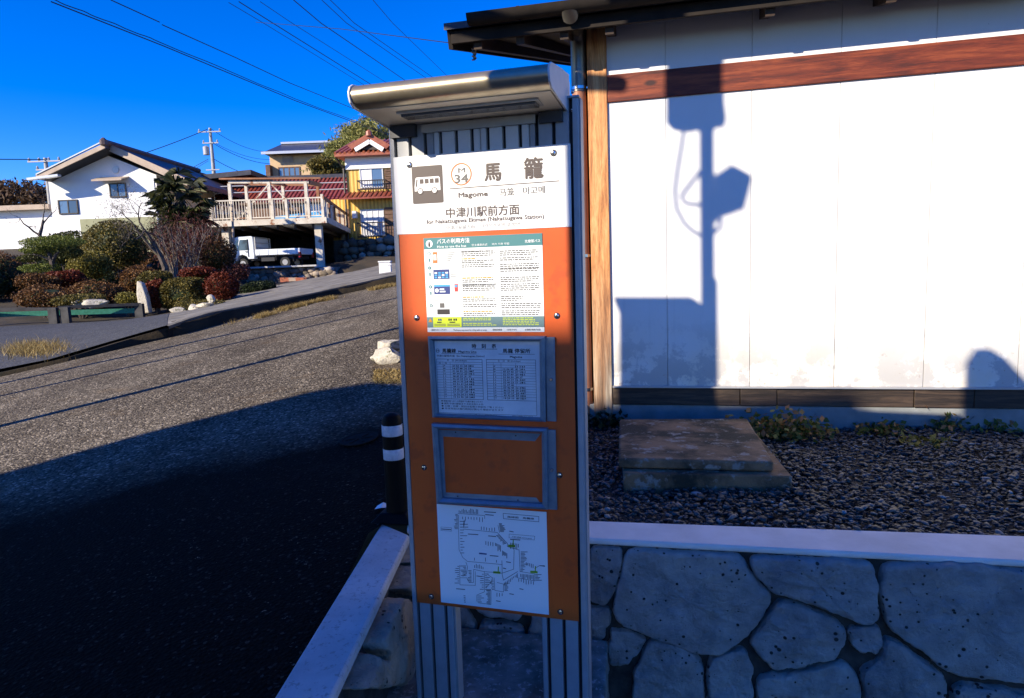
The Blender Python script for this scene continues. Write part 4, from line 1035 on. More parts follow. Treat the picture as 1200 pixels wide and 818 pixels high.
tp = [S(*q) for q in [(506.5, 400), (631, 400.8), (632.3, 490), (511.5, 485.3)]]
tx0, tx1 = tp[0][0] - .002, tp[1][0] + .006; ty1, ty0 = tp[0][1] + .004, tp[3][1] - .006
b = B(); b.box((tx0, ty0, .0032), (tx1, ty1, .0060)); TP = obj('timetable_sheet', b, 'paper', TF)
# table print
b = B(); Zt = .0066
TW, TH = tx1 - tx0 - .006, ty1 - ty0 - .006
def T(u, v): return tx0 + .003 + u * TW, ty1 - .003 - v * TH
def tl(u0, v0, u1, v1, w_=.0009):
    a_ = T(u0, v0); c_ = T(u1, v1)
    if abs(v0 - v1) < 1e-6: rect(b, a_[0], a_[1] - w_ / 2, c_[0], a_[1] + w_ / 2, Zt)
    else: rect(b, a_[0] - w_ / 2, c_[1], a_[0] + w_ / 2, a_[1], Zt)
def tt(s, u0, v, u1, h, bold=0): x_, y_ = T(u0, v); x2, _ = T(u1, v); text(b, s, x_, y_, h * TH, Zt, 0, bold, x2 - x_, 1)
tt('時', .385, .085, .425, .045, .008); tt('刻', .475, .085, .515, .045, .008); tt('表', .57, .085, .61, .045, .008); tl(.385, .10, .62, .10)
cx_, cy_ = T(.055, .125); n = 16
vs = [(cx_ + r * math.cos(2 * math.pi * k / n), cy_ + r * math.sin(2 * math.pi * k / n), Zt) for r in (.0055, .0046) for k in range(n)]
b.add(vs, [(k, (k + 1) % n, n + (k + 1) % n, n + k) for k in range(n)])
tt('M', .044, .137, .066, .022); tt('馬籠線', .10, .148, .23, .045, .012); tt('Magome Line', .255, .148, .425, .028, .01); tl(.09, .163, .425, .163)
tt('中津川駅前方面（for Nakatsugawa Station）', .045, .205, .50, .024)
tt('馬籠 停留所', .67, .145, .92, .045, .006); tl(.63, .163, .96, .163); tt('Magome', .735, .212, .845, .030, .012)
for u0, u1 in ((.04, .475), (.515, .965)):
    tl(u0, .235, u1, .235); tl(u0, .275, u1, .275, .0006); tl(u0, .765, u1, .765); tl(u0, .235, u0, .765); tl(u1, .235, u1, .765)
    for k in range(13): tl(u0, .305 + k * .0345, u1, .305 + k * .0345, .0006)
    for q_ in (.14, .3, .6): tl(u0 + (u1 - u0) * q_, .275, u0 + (u1 - u0) * q_, .765, .0005)
    for k in range(13):
        vv = .333 + k * .0345
        tt('%d' % (7 + k), u0 + .06, vv, u0 + .085, .019)
        for q_, nn in ((.16, 3), (.28, 2), (.34, 1)):
            if rs.rand() < .93: tt(' '.join('%02d' % rs.randint(10, 59) for _ in range(nn)), u0 + q_ * .95, vv, u0 + q_ * .95 + .032 * nn, .021, .02)
tt('平　日 (Weekdays)', .14, .262, .33, .02); tt('土・日・祝 (Holidays)', .62, .262, .83, .02)
tt('月', .06, .297, .08, .016); tt('時', .12, .297, .14, .016)
tl(.04, .765, .04, .955); tl(.04, .955, .965, .955); tl(.965, .765, .965, .955); tl(.515, .765, .965, .765)
for k, (s, e_) in enumerate([('● 妻籠方面へはこの停留所でお乗り換えください', .47), ('● 運賃 中津川駅前まで 大人五百六十円', .47), ('● 土曜・日曜・祝日は右側の時刻をご覧ください', .66), ('● 年末年始は運行時刻が異なる場合があります', .66)]): tt(s, .07, .805 + k * .034, e_, .020)
tt('お問い合わせ 北恵那交通株式会社', .38, .985, .60, .022, .006); tt('TEL 0573-66-1555', .74, .985, .93, .022, .006)
obj('timetable_print', b, 'ink', TP)
# clear cover is dull here: thin side flange with lock knob
for nm, q0, q1, kx, ky in (('side_flange', (638.5, 395), (652, 494), 646, 444.5), ('side_flange', (639.5, 503.5), (653, 597.5), 647, 550.5)):
    x0_, y1_ = S(*q0, .008); x1_, y0_ = S(*q1, .008)
    b = B(); b.box((x0_ + .001, y0_, .0032), (x1_, y1_, .010)); o = obj(nm, b, 'frame', ORP, bevel=.001)
    b = B(); b.lathe([(.0048, 0), (.0048, .003), (.003, .006)], (0, 0, 0), 14); x_, y_ = S(kx, ky, .01); o2 = obj('lock_knob', b, 'steel', o, smooth=True); o2.location = (x_, y_, .0101)
E_out = [(505, 497), (640.5, 503), (641.5, 598), (511, 591)]; E_in = [(511.5, 503.5), (634, 508), (635, 592), (517, 585)]
EF = dframe('empty_notice_frame', E_out, E_in, .024)
O2 = [S(*q, .006) for q in [(511.5, 503.5), (634, 508), (635, 592), (517, 585)]]; I2 = [S(*q, .004) for q in [(519.5, 511.5), (627, 517), (628.5, 583), (522.5, 577)]]
b = B()
for i in range(4):
    j = (i + 1) % 4
    if i == 1: continue
    b.add([(*O2[i], .0060), (*O2[j], .0060), (*I2[j], .0045), (*I2[i], .0045)], [(0, 1, 2, 3)])
obj('inner_lining', b, 'frame', EF)
b = B()
for py in (532, 534.5, 537, 551, 554, 556.5):
    for px in (570.5, 584.5): x_, y_ = S(px, py); rect(b, x_ - .0007, y_ - .0006, x_ + .0007, y_ + .0006, .0040)
obj('glue_marks', b, 'ink_orange', EF, kind='stuff')
for px, py in ((534, 506.5), (604.5, 510.5), (536.5, 581.5), (607, 586)):
    b = B(); b.lathe([(.0022, 0), (.0022, .001)], (0, 0, 0), 8); x_, y_ = S(px, py, .006); o = obj('rivet', b, 'dark_steel', EF); o.location = (x_, y_, .0062)
# route map -------------------------------------------------------------
mp = [S(*q) for q in [(512, 590.5), (641.3, 599.6), (642, 719.7), (517.6, 704.7)]]
mx0, mx1, my1, my0 = -.233, .086, -.656, -.951
b = B(); b.box((mx0, my0, .0031), (mx1, my1, .0042)); MP = obj('route_map', b, 'mappaper', ORP)
MW, MH = mx1 - mx0, my1 - my0; b = B(); Zm = .0048
# map coordinates: pixels of the 1091x818 enlargement whose corner is (480,580) at 5.455x
def Mp(x, y): return S(480 + x / 5.455, 580 + y / 5.455, Zm)
def ml(pts, w_=.0011, mi=0):
    for (a_, c_) in zip(pts, pts[1:]):
        p = Vector(Mp(*a_)); q = Vector(Mp(*c_)); d = (q - p); L_ = d.length
        if L_ < 1e-6: continue
        n_ = Vector((-d.y, d.x)) / L_ * w_ / 2; d = d / L_ * w_ / 2
        b.add([(*(p - n_ - d), Zm), (*(q - n_ + d), Zm), (*(q + n_ + d), Zm), (*(p + n_ - d), Zm)], [(0, 1, 2, 3)], mi)
ml([(310, 118), (480, 132), (480, 152)]); ml([(312, 130), (316, 350), (340, 400), (370, 425), (592, 445)]); ml([(345, 218), (560, 240), (625, 310), (625, 330), (700, 352)])
ml([(590, 420), (592, 500), (665, 475), (668, 350)]); ml([(700, 350), (706, 490), (800, 505), (800, 550), (690, 530), (688, 500)]); ml([(800, 470), (830, 452), (862, 452)])
ml([(592, 500), (475, 490), (410, 476), (408, 560), (380, 560), (365, 530), (325, 530)]); ml([(320, 450), (322, 575), (420, 578), (420, 490)]); ml([(478, 490), (478, 620), (430, 640), (430, 680)])
ml([(590, 500), (600, 545), (690, 490)], .0013); ml([(540, 530), (545, 610), (600, 620), (600, 570), (560, 560)]); ml([(490, 590), (520, 560), (530, 530), (500, 510)]); ml([(440, 690), (520, 700), (520, 610), (490, 610)])
ml([(360, 430), (370, 460), (365, 500), (340, 520)]); ml([(575, 240), (565, 195)])
rs = np.random.RandomState(11)
def stops(p, q, n, dx, dy, mn=8, mxl=34):
    for k in range(n):
        t = (k + .5) / n; x = p[0] + (q[0] - p[0]) * t; y = p[1] + (q[1] - p[1]) * t; L_ = rs.uniform(mn, mxl)
        ml([(x + dx * 6, y + dy * 6), (x + dx * (6 + L_), y + dy * (6 + L_))], .0016)
stops((312, 118), (440, 128), 14, 0, -1, 8, 30); stops((330, 134), (475, 140), 8, 0, 1, 10, 30); stops((312, 120), (314, 220), 12, -1, 0, 6, 26); stops((316, 160), (322, 380), 12, 1, 0, 8, 50)
stops((345, 218), (350, 190), 3, 0, -1); stops((450, 228), (552, 238), 6, 0, -1, 12, 24); stops((566, 180), (575, 238), 9, 1, 0, 14, 34); stops((575, 250), (625, 310), 9, -1, .3, 4, 20)
stops((480, 290), (540, 300), 4, 0, 1, 14, 30); stops((545, 300), (585, 320), 5, 0, 1, 14, 50); stops((590, 350), (625, 370), 5, 0, 1, 14, 34); stops((640, 300), (700, 310), 6, 0, 1, 14, 40)
stops((706, 360), (706, 490), 15, 1, 0, 8, 50); stops((706, 500), (795, 508), 10, 0, 1, 8, 34); stops((690, 530), (800, 550), 7, 0, 1, 8, 26); stops((740, 425), (795, 440), 5, 0, 1, 10, 22); stops((800, 505), (800, 550), 5, 1, 0, 10, 40)
stops((380, 420), (590, 440), 3, 0, -1, 10, 22); stops((410, 470), (475, 480), 6, 0, -1, 8, 24); stops((400, 480), (400, 560), 9, -1, 0, 6, 22); stops((320, 450), (322, 570), 9, -1, 0, 6, 30); stops((365, 450), (368, 520), 8, -1, 0, 10, 34)
stops((478, 500), (478, 610), 10, 1, 0, 8, 40); stops((478, 500), (478, 610), 8, -1, 0, 6, 22); stops((430, 640), (430, 690), 4, 1, 0, 14, 44); stops((520, 610), (520, 700), 12, -1, 0, 10, 26); stops((600, 560), (690, 500), 9, 0, 1, 6, 20)
stops((540, 540), (545, 610), 7, -1, 0, 6, 20); stops((602, 560), (602, 615), 7, 1, 0, 10, 32); stops((550, 620), (600, 625), 3, 0, 1, 14, 26); stops((340, 640), (345, 690), 5, 1, 0, 5, 14)
for x, y, w_ in ((478, 108, 72), (485, 126, 50), (205, 218, 58), (375, 250, 62), (505, 262, 45), (640, 232, 22), (515, 388, 50), (620, 428, 25), (600, 468, 14), (430, 518, 28), (640, 632, 24), (705, 600, 20), (555, 677, 24), (300, 600, 52), (835, 452, 28), (645, 284, 60)): ml([(x, y), (x + w_, y + 4)], .0022)
ml([(448, 374), (488, 378)], .004, 2)
for x, y in ((655, 325), (560, 495), (797, 492)): ml([(x - 18, y), (x + 14, y + 2)], .0065, 1); ml([(x + 6, y), (x + 8, y - 34)], .0028, 1)
ml([(598, 118), (826, 138), (826, 172), (600, 152), (598, 118)], .0012); ml([(636, 250), (800, 264), (798, 288), (636, 274), (636, 250)], .0008); ml([(200, 205), (268, 210), (268, 232), (200, 227), (200, 205)], .0007)
x_, y_ = Mp(625, 140); x2, _ = Mp(795, 140); text(b, '路線図　馬籠線', x_, y_ - .002, .0042, Zm, 0, .012, x2 - x_, 1)
x_, y_ = Mp(655, 268); x2, _ = Mp(780, 268); text(b, '中津川駅前 Nakatsugawa', x_, y_ - .001, .0026, Zm, 0, .008, x2 - x_, 1)
obj('map_print', b, ['ink', 'green_ink', 'navy'], MP)
bpy.data.objects.remove(FO)

# ------------------------------------------------------------------ delineator bollard, litter, manhole
bp = onplane(463, 612, (0, 0, 1), (0, 0, CZ + .01)); bz = CZ + .006
BOL = empty('delineator_post', (bp.x, bp.y + .05, bz), rad(-10), label='short black rubber delineator post with two silver bands beside the sign', cat='bollard')
b = B(); b.add([(-.085, -.07, 0), (.075, -.07, 0), (.075, .075, 0), (-.085, .075, 0), (-.05, -.045, .035), (.05, -.045, .035), (.05, .045, .035), (-.05, .045, .035)],
      [(0, 3, 2, 1), (4, 5, 6, 7), (0, 1, 5, 4), (1, 2, 6, 5), (2, 3, 7, 6), (3, 0, 4, 7)]); obj('base_plate', b, 'rubber', BOL, bevel=.006)
b = B(); b.lathe([(.042, .030), (.039, .05), (.0375, .36), (.036, .385), (.028, .400), (.012, .408), (.002, .409)], n=28); obj('post_body', b, 'rubber', BOL, smooth=True)
for z0_, z1_ in ((.325, .365), (.235, .275), (.055, .062)):
    b = B(); b.lathe([(.0385, z0_), (.0388, z0_ + .001), (.0386, z1_ - .001), (.038, z1_)], n=28); obj('reflective_band', b, 'reflect', BOL, smooth=True)
lp_ = onplane(449, 594, (0, 0, 1), (0, 0, road_z(-.5, 2.5) + .02))
b = B(); b.add([(-.03, 0, 0), (.0, -.02, .012), (.03, .0, .004), (.035, .03, .0), (0, .025, .018), (-.025, .03, .003)], [(0, 1, 4, 5), (1, 2, 3, 4)]); o = obj('crumpled_wrapper', b, 'mappaper', label='scrap of crumpled white wrapper on the asphalt by the black post', cat='litter'); o.location = (lp_.x - .01, lp_.y + .03, road_z(lp_.x, lp_.y) + .008)
mc = road_pt(421, 516); MH_ = empty('manhole_cover', (mc.x, mc.y, road_z(mc.x, mc.y) + .006), label='small round iron manhole cover in the dark asphalt', cat='manhole cover')
MH_.rotation_euler = (math.atan(.0908), -math.atan(.1008), 0)
b = B(); b.lathe([(.10, 0), (.10, .006), (.088, .006), (.086, .003)], n=32); obj('rim', b, 'iron', MH_)
b = B(); b.lathe([(.084, .0), (.084, .004)], n=32)
for a in (0, 60, 120): b.beam((-.07 * math.cos(rad(a)), -.07 * math.sin(rad(a)), .005), (.07 * math.cos(rad(a)), .07 * math.sin(rad(a)), .005), .012, .006)
obj('lid', b, 'iron', MH_)
# small service box lid at the lower edge of the photo
mc = road_pt(205, 792); 
# rocks at the road's near edge
def rockmesh(seed, r):
    rs = np.random.RandomState(seed); bm = bmesh.new(); bmesh.ops.create_icosphere(bm, subdivisions=3, radius=1)
    v = np.array([x.co[:] for x in bm.verts]); f = [[y.index for y in x.verts] for x in bm.faces]; bm.free()
    for _ in range(9):
        d = rs.normal(size=3); d /= np.linalg.norm(d); h = rs.uniform(.45, .85); s_ = v @ d; v = v - np.outer(np.maximum(s_ - h, 0), d) * .9
    v += rs.normal(0, .018, v.shape); b = B(); b.add(v * np.array(r), f); return b
for i, (px, py, Y, r, l) in enumerate([(455, 420, 5.25, (.16, .14, .075), 'flat pale rock lying at the road edge behind the sign'), (458, 405, 5.45, (.12, .12, .075), 'paler lichen rock propped on the flat one behind the sign'), (441, 418, 5.25, (.05, .05, .04), 'small pale stone left of the flat rock by the road')]):
    c = atY(px, py, Y); o = obj('rock', rockmesh(20 + i, r), 'rock', smooth=True, label=l, cat='rock', group='pale rocks at the road edge'); o.location = (c.x, c.y, max(c.z, road_z(c.x, c.y) + r[2] * .6))
# wild plants by the footing
def weeds(px, py, w_, h_, seed, mat, label, n=320, ls=.019):
    p = onplane(px, py, (0, 0, 1), (0, 0, gz0 + .02)); rs = np.random.RandomState(seed); k = p.y / F
    P = rs.normal(0, 1, (n, 3)) * np.array([w_ / 4 * k, .05, 0]); P[:, 2] = np.abs(rs.normal(0, 1, n)) * h_ / 2.2 * k
    root = empty('weed_clump', (p.x, p.y, gz0 + .02), label=label, cat='weed', group='weeds in the gravel')
    obj('foliage', leaves(P, ls, rs, .6, .3), mat, root)
    b = B()
    for i in range(14): a = P[rs.randint(n)]; b.tube([(a[0] * .4, a[1] * .4, -.02), tuple(a)], [.0018, .001], 4)
    obj('stem', b, 'bark', root)
weeds(912, 512, 110, 26, 1, 'weed', 'spreading reddish weeds right of the garden step', 900)
weeds(888, 540, 26, 14, 2, 'leaf_yellow', 'small yellow green tuft at the corner of the garden step', 120, .008)
weeds(712, 497, 56, 14, 3, 'leaf_dark', 'dark ivy tuft at the foot of the timber corner post', 420)
weeds(1030, 507, 60, 12, 4, 'weed', 'thin weeds along the footing near the middle of the wall', 200)
weeds(1105, 503, 50, 20, 5, 'weed', 'low green weed by the footing under the wall panel', 300)
weeds(1165, 503, 44, 16, 6, 'weed', 'weed clump by the footing at the right edge', 260)
weeds(1085, 520, 60, 8, 7, 'leaf_yellow', 'sparse yellowed weeds in the gravel', 110)

# ------------------------------------------------------------------ distant houses
def frame_at(px, py, Y, yaw=0):
    p = atY(px, py, Y); return p
def px2m(Y): return Y / F
def window(root, x0, x1, z0, z1, y, frame='bronze', glass='glass', mull=1, fw=.05, curtain=False, label=None):
    """window on a wall whose front face is the plane y (facing -y)"""
    b = B(); f = fw
    b.box((x0, y - .06, z0), (x0 + f, y, z1)); b.box((x1 - f, y - .06, z0), (x1, y, z1)); b.box((x0 + f, y - .06, z1 - f), (x1 - f, y, z1)); b.box((x0 + f, y - .07, z0), (x1 - f, y, z0 + f))
    for k in range(1, mull + 1):
        xm = x0 + (x1 - x0) * k / (mull + 1); b.box((xm - f / 2, y - .05, z0 + f), (xm + f / 2, y, z1 - f))
    w_ = obj('window', b, frame, root); 
    if label: w_['label'] = label
    for k in range(mull + 1):
        xa_ = x0 + (x1 - x0) * k / (mull + 1) + f * .6; xb_ = x0 + (x1 - x0) * (k + 1) / (mull + 1) - f * .6
        g = B(); g.box((xa_, y - .03, z0 + f * .8), (xb_, y - .015, z1 - f * .8)); obj('pane', g, (glass if not isinstance(glass, (list, tuple)) else glass[k % len(glass)]), w_)
    return w_
def gable_roof(root, x0, x1, y0, y1, ze, h, axis, mat, over=.4, th=.12, ribs=0, name='roof', ribr=.045):
    """axis 'x': ridge runs along x; 'y': ridge runs along y (gable faces the viewer)"""
    b = B()
    if axis == 'y':
        xm = (x0 + x1) / 2; sl_ = h / ((x1 - x0) / 2)
        for s_ in (-1, 1):
            xe = xm + s_ * ((x1 - x0) / 2 + over); zz = ze - sl_ * over
            P = [(xe, y0 - over, zz), (xm, y0 - over, ze + h), (xm, y0 - over, ze + h + th), (xe, y0 - over, zz + th)]
            b.prism(P, (0, y1 - y0 + 2 * over, 0))
            for k in range(ribs):
                t = (k + .5) / ribs; y = y0 - over + (y1 - y0 + 2 * over) * t
                b.tube([(xe, y, zz + th), (xm, y, ze + h + th)], ribr, 5)
    else:
        ym = (y0 + y1) / 2; sl_ = h / ((y1 - y0) / 2)
        for s_ in (-1, 1):
            ye = ym + s_ * ((y1 - y0) / 2 + over); zz = ze - sl_ * over
            P = [(x0 - over, ye, zz), (x0 - over, ym, ze + h), (x0 - over, ym, ze + h + th), (x0 - over, ye, zz + th)]
            b.prism(P, (x1 - x0 + 2 * over, 0, 0))
            if s_ < 0:
                for k in range(ribs):
                    t = (k + .5) / ribs; x = x0 - over + (x1 - x0 + 2 * over) * t
                    b.tube([(x, ye, zz + th), (x, ym, ze + h + th)], ribr, 5)
    return obj(name, b, mat, root)

# white house with the wide gable ------------------------------------
Yw = 32.0; k = Yw / F
pl_ = atY(60, 290, Yw); WH = empty('white_gable_house', (atY(128, 290, Yw).x, Yw, atY(128, 300, Yw).z), rad(-1), label='white plastered house with a low brown tiled gable and a small awning', cat='house')
def lw(px, py, Y=32.0): p = atY(px, py, Y); return p.x - WH.location.x, p.z - WH.location.z
xl, _ = lw(59, 240); xr, _ = lw(187, 240); xa, za = lw(123, 181); _, ze_l = lw(60, 212); _, ze_r = lw(187, 205)
b = B()
b.prism([(xl, 0, -1.5), (xr, 0, -1.5), (xr, 0, ze_r), (xa, 0, za), (xl, 0, ze_l)], (0, 8, 0)); obj('wall', b, 'plaster', WH)
x_o0, z_o1 = lw(94, 257); x_o1, _ = lw(187, 257); 
b = B(); b.box((x_o0, -.06, -1.5), (x_o1 + .05, -.003, z_o1)); obj('lower_wall', b, 'olive', WH)
ov = .9
xb0, zb_ = lw(36, 210, 32 - ov); x_r, z_r = lw(222, 214, 32 - ov / 2); xp, zp = lw(123, 168, 32 - ov)
b = B()
b.prism([(xb0 + .25, -ov, zb_ + .02), (xp, -ov, zp - .18), (xp, -ov, zp), (xb0 + .2, -ov, zb_ + .16)], (0, 10, 0)); b.prism([(x_r, -ov * .5, z_r - .1), (x_r, -ov * .5, z_r + .1), (xp, -ov * .5, zp), (xp, -ov * .5, zp - .2)], (0, 7, 0)); obj('roof', b, 'browntile', WH)
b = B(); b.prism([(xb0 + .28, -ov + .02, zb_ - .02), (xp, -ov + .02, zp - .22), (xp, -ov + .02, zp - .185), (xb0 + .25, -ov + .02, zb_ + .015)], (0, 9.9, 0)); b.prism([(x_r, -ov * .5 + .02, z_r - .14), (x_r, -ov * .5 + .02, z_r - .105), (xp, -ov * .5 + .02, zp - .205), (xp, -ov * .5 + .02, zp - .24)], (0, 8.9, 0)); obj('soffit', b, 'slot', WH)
b = B(); b.beam((xb0 + .3, -ov - .02, zb_ + .06), (xp, -ov - .02, zp - .12), .06, .2); b.beam((xp, -ov * .5 - .03, zp - .14), (x_r, -ov * .5 - .03, z_r - .02), .06, .30); obj('barge_board', b, 'fascia', WH)
b = B(); b.beam((xb0 - .1, -ov - .03, zb_), (xb0 + 1.35, -ov - .03, zb_ + .12), .25, .10); b.beam((xb0 + .3, -ov - .04, zb_ + .20), (xp - .1, -ov - .04, zp + .04), .1, .05); obj('eave_flashing', b, 'palemetal', WH)
b = B(); b.tube([(xp, -ov - .1, zp + .06), (xp, 8, zp + .06)], .14, 8); b.lathe([(.02, -.1), (.17, -.08), (.17, .12), (.05, .24)], (xp, -ov - .05, zp), 8); obj('ridge_tile', b, 'browntile', WH)
x0_, z1_ = lw(67.5, 234.5); x1_, z0_ = lw(92.5, 250.5); window(WH, x0_, x1_, z0_, z1_, 0, 'bronze', ['glass_blue', 'glass'], 1)
x0_, z1_ = lw(128, 215); x1_, z0_ = lw(149.5, 231); window(WH, x0_, x1_, z0_, z1_, 0, 'bronze', ['glass', 'glass_blue'], 1)
xa0, zz = lw(117, 213); xa1, _ = lw(152, 212)
b = B(); b.prism([(xa0 + .05, 0, zz + .15), (xa1, 0, zz + .15), (xa1, -.62, zz - .03), (xa0, -.62, zz - .03)], (0, 0, .05)); b.box((xa0, -.65, zz - .06), (xa1, -.62, zz + .02)); obj('awning', b, 'fascia', WH)
cx_, cz_ = lw(136, 199.5); b = B(); b.tube([(cx_, -.05, cz_), (cx_, .0, cz_)], .16, 14); obj('vent_cap', b, 'alu', WH)
b = B(); xx, _ = lw(185, 240); b.tube([(xx, -.1, -1), (xx, -.1, ze_r - .2)], .05, 6); obj('downpipe', b, 'alu_light', WH)
# low outbuilding at far left ------------------------------------------
Yo = 36.0; OB = empty('white_outbuilding', (atY(20, 290, Yo).x, Yo, atY(20, 300, Yo).z), 0, label='low white outbuilding with a brown eave at the left edge', cat='outbuilding')
b = B(); x0_, _ = (atY(-40, 250, Yo).x - OB.location.x, 0); x1_ = atY(63, 250, Yo).x - OB.location.x; zt = atY(30, 247, Yo).z - OB.location.z
b.box((x0_, 0, -2), (x1_, 4, zt)); obj('wall', b, 'plaster', OB)
b = B(); b.box((x0_ - .3, -.5, zt), (x1_ + .1, 4.4, zt + .25)); obj('roof', b, 'fascia', OB)
# red roofed house -----------------------------------------------------
Yr = 37.0; RH = empty('red_tiled_house', (atY(330, 260, Yr).x, Yr, atY(330, 285, Yr).z), 0, label='long low house with a dark red tiled roof behind the deck', cat='house')
ox, oz = RH.location.x, RH.location.z
x0_, x1_ = atY(236, 230, Yr).x - ox, atY(440, 230, Yr).x - ox; zt = atY(330, 238, Yr).z - oz; hh = atY(330, 213, Yr + 3).z - oz - zt
b = B(); b.box((x0_ + .3, 0, -2), (x1_ - .3, 6, zt)); obj('wall', b, 'plaster', RH)
b = B(); b.box((x0_ + .5, -.05, .4), (x1_ - 1, -.003, zt - .5)); obj('shutters', b, 'brownboard', RH)
gable_roof(RH, x0_, x1_, 0, 6, zt, hh, 'x', 'redtile', .5, .12, 46, ribr=.09)
b = B(); b.box((x0_ - .5, 2.85, zt + hh + .1), (x1_ + .5, 3.15, zt + hh + .32)); obj('ridge_tiles', b, 'darktile', RH)
b = B(); xg = atY(232, 203, Yr + 1).x - ox; xh = atY(294, 203, Yr + 1).x - ox; zg = atY(260, 209, Yr + 1).z - oz
b.prism([(xg - 2, 1, zg - .15), (xh, 1, zg + .15), (xh, 1, zg + .42), (xg - 2, 1, zg + .1)], (0, 2.5, 0)); obj('upper_ridge', b, 'darktile', RH)
b = B(); xq0 = atY(300, 222, Yr).x - ox; xq1 = atY(420, 222, Yr).x - ox
for dz in (0, .35): b.tube([(xq0 - 2, -.7, zt + .55 + dz), (xq1, -.7, zt + .55 + dz)], .03, 5)
b.tube([(xq0 - 2, -.7, 0), (xq0 - 2, -.7, zt + 1)], .03, 5); b.tube([(xq1, -.7, 0), (xq1, -.7, zt + 1)], .03, 5); obj('laundry_rail', b, 'palemetal', RH)
# tan house on the hill --------------------------------------------------
Yt = 55.0; TH_ = empty('tan_hill_house', (atY(355, 210, Yt).x, Yt, atY(355, 214, Yt).z), 0, label='tan two storey house with a dark roof standing highest on the hill', cat='house')
ox, oz = TH_.location.x, TH_.location.z
def lt(px, py): p = atY(px, py, Yt); return p.x - ox, p.z - oz
x0_, _ = lt(317, 200); x1_, _ = lt(410, 200); _, zt = lt(350, 181)
b = B(); b.box((x0_, 0, -3), (x1_, 7, zt)); obj('wall', b, 'tan', TH_)
xe0, zr = lt(311, 180); xe1, zp_ = (atY(330, 169, 58.5).x - ox, atY(330, 169, 58.5).z - oz); xr_, _ = lt(415, 170)
b = B(); b.add([(xe0, -.9, zr - .1), (xr_, -.9, zr + .05), (xr_, 3.5, zp_), (xe1, 3.5, zp_), (xe0, 7.5, zr), (xr_, 7.5, zr)], [(0, 1, 2, 3), (0, 3, 4), (3, 2, 5, 4), (0, 4, 5, 1)]); obj('roof', b, 'darktile', TH_)
b = B(); b.box((xe1, 3.3, zp_ - .02), (xr_, 3.7, zp_ + .14)); obj('ridge_cap', b, 'palemetal', TH_)
b = B(); b.box((xe0, -.98, zr - .22), (xr_, -.9, zr - .02)); obj('eave_strip', b, 'palemetal', TH_)
x0_, z1_ = lt(326, 196); x1_, z0_ = lt(352.5, 208.5); window(TH_, x0_, x1_, z0_, z1_, 0, 'brownboard', 'glass_blue', 3, .09)
for q in ((331, 344), (372, 384)):
    x0_, z1_ = lt(q[0], 183); x1_, z0_ = lt(q[1], 190.5)
    b = B(); 
    for i in range(7): zz = z0_ + (z1_ - z0_) * i / 7; b.box((x0_, -.07, zz), (x1_, -.003, zz + (z1_ - z0_) / 9))
    obj('louvre', b, 'fascia', TH_)
b = B(); xx, zz = lt(314, 196); b.box((xx, -.6, zz - .9), (xx + .35, 0, zz + .1)); obj('balcony_end', b, 'brownboard', TH_)
# yellow house -----------------------------------------------------------
Yy = 33.0; YH = empty('yellow_sided_house', (atY(411, 285, Yy).x, Yy, atY(411, 292, Yy).z), rad(-3), label='two storey house with yellow corrugated walls and orange tiles beside the deck', cat='house')
ox, oz = YH.location.x, YH.location.z
def ly(px, py): p = atY(px, py, Yy); return p.x - ox, p.z - oz
_, zt2 = ly(430, 197); x_r2 = 6.5
b = B(); b.box((0, 0, -2), (x_r2, 6, zt2)); obj('wall', b, 'yellow', YH)
x0_, z1_ = ly(411, 183.5); x1_, z0_ = ly(447, 196); _, zf_ = ly(430, 184)
b = B(); b.box((.0, -.10, zt2 - .05), (x_r2, -.003, zf_)); b.box((-.02, 0, zt2), (x_r2, 6, zf_ + .1)); obj('white_frieze', b, 'plaster', YH)
# tiled skirt roof between storeys
_, zm1 = ly(430, 229.5); _, zm0 = ly(430, 233)
b = B(); b.prism([(-.2, -.02, zm1 + .05), (-.2, -.75, zm0 - .08), (-.2, -.75, zm0), (-.2, -.02, zm1 + .18)], (x_r2 + .4, 0, 0)); 
for i in range(30): b.tube([(-.1 + i * .23, -.76, zm0), (-.1 + i * .23, -.02, zm1 + .18)], .06, 5)
obj('skirt_roof', b, 'redtile', YH)
# top roof: eave strip and small front gable
_, zE = ly(430, 181); _, zP = ly(437, 165)
b = B(); b.prism([(-.35, -.6, zE - .15), (-.35, -.6, zE), (-.35, 3, zE + 1.2), (-.35, 6.6, zE)], (x_r2 + .7, 0, 0)); 
for i in range(32): b.tube([(-.3 + i * .23, -.62, zE), (-.3 + i * .23, 3, zE + 1.22)], .07, 5)
obj('roof', b, 'redtile_bright', YH)
xg0, zg0 = ly(417, 178); xg1, zg1 = ly(437.5, 166); xg2, zg2 = ly(457, 178)
b = B(); b.prism([(xg0, -.7, zg0), (xg1, -.7, zg1), (xg1, -.7, zg1 + .26), (xg0 - .2, -.7, zg0 + .18)], (0, 3, 0)); b.prism([(xg2, -.7, zg2), (xg2 + .2, -.7, zg2 + .18), (xg1, -.7, zg1 + .26), (xg1, -.7, zg1)], (0, 3, 0)); b.lathe([(.05, 0), (.16, .02), (.14, .22), (.04, .3)], (xg1, -.7, zg1 + .1), 8); obj('gable_roof', b, 'redtile_bright', YH)
b = B(); b.beam((xg0 + .15, -.66, zg0 - .02), (xg1, -.66, zg1 - .1), .06, .22); b.beam((xg1, -.66, zg1 - .1), (xg2 - .15, -.66, zg2 - .02), .06, .22); obj('gable_board', b, 'plaster', YH)
b = B(); b.prism([(xg0 + .3, -.55, zg0), (xg2 - .3, -.55, zg2), (xg1, -.55, zg1 - .2)], (0, .4, 0)); obj('gable_infill', b, 'soffit', YH)
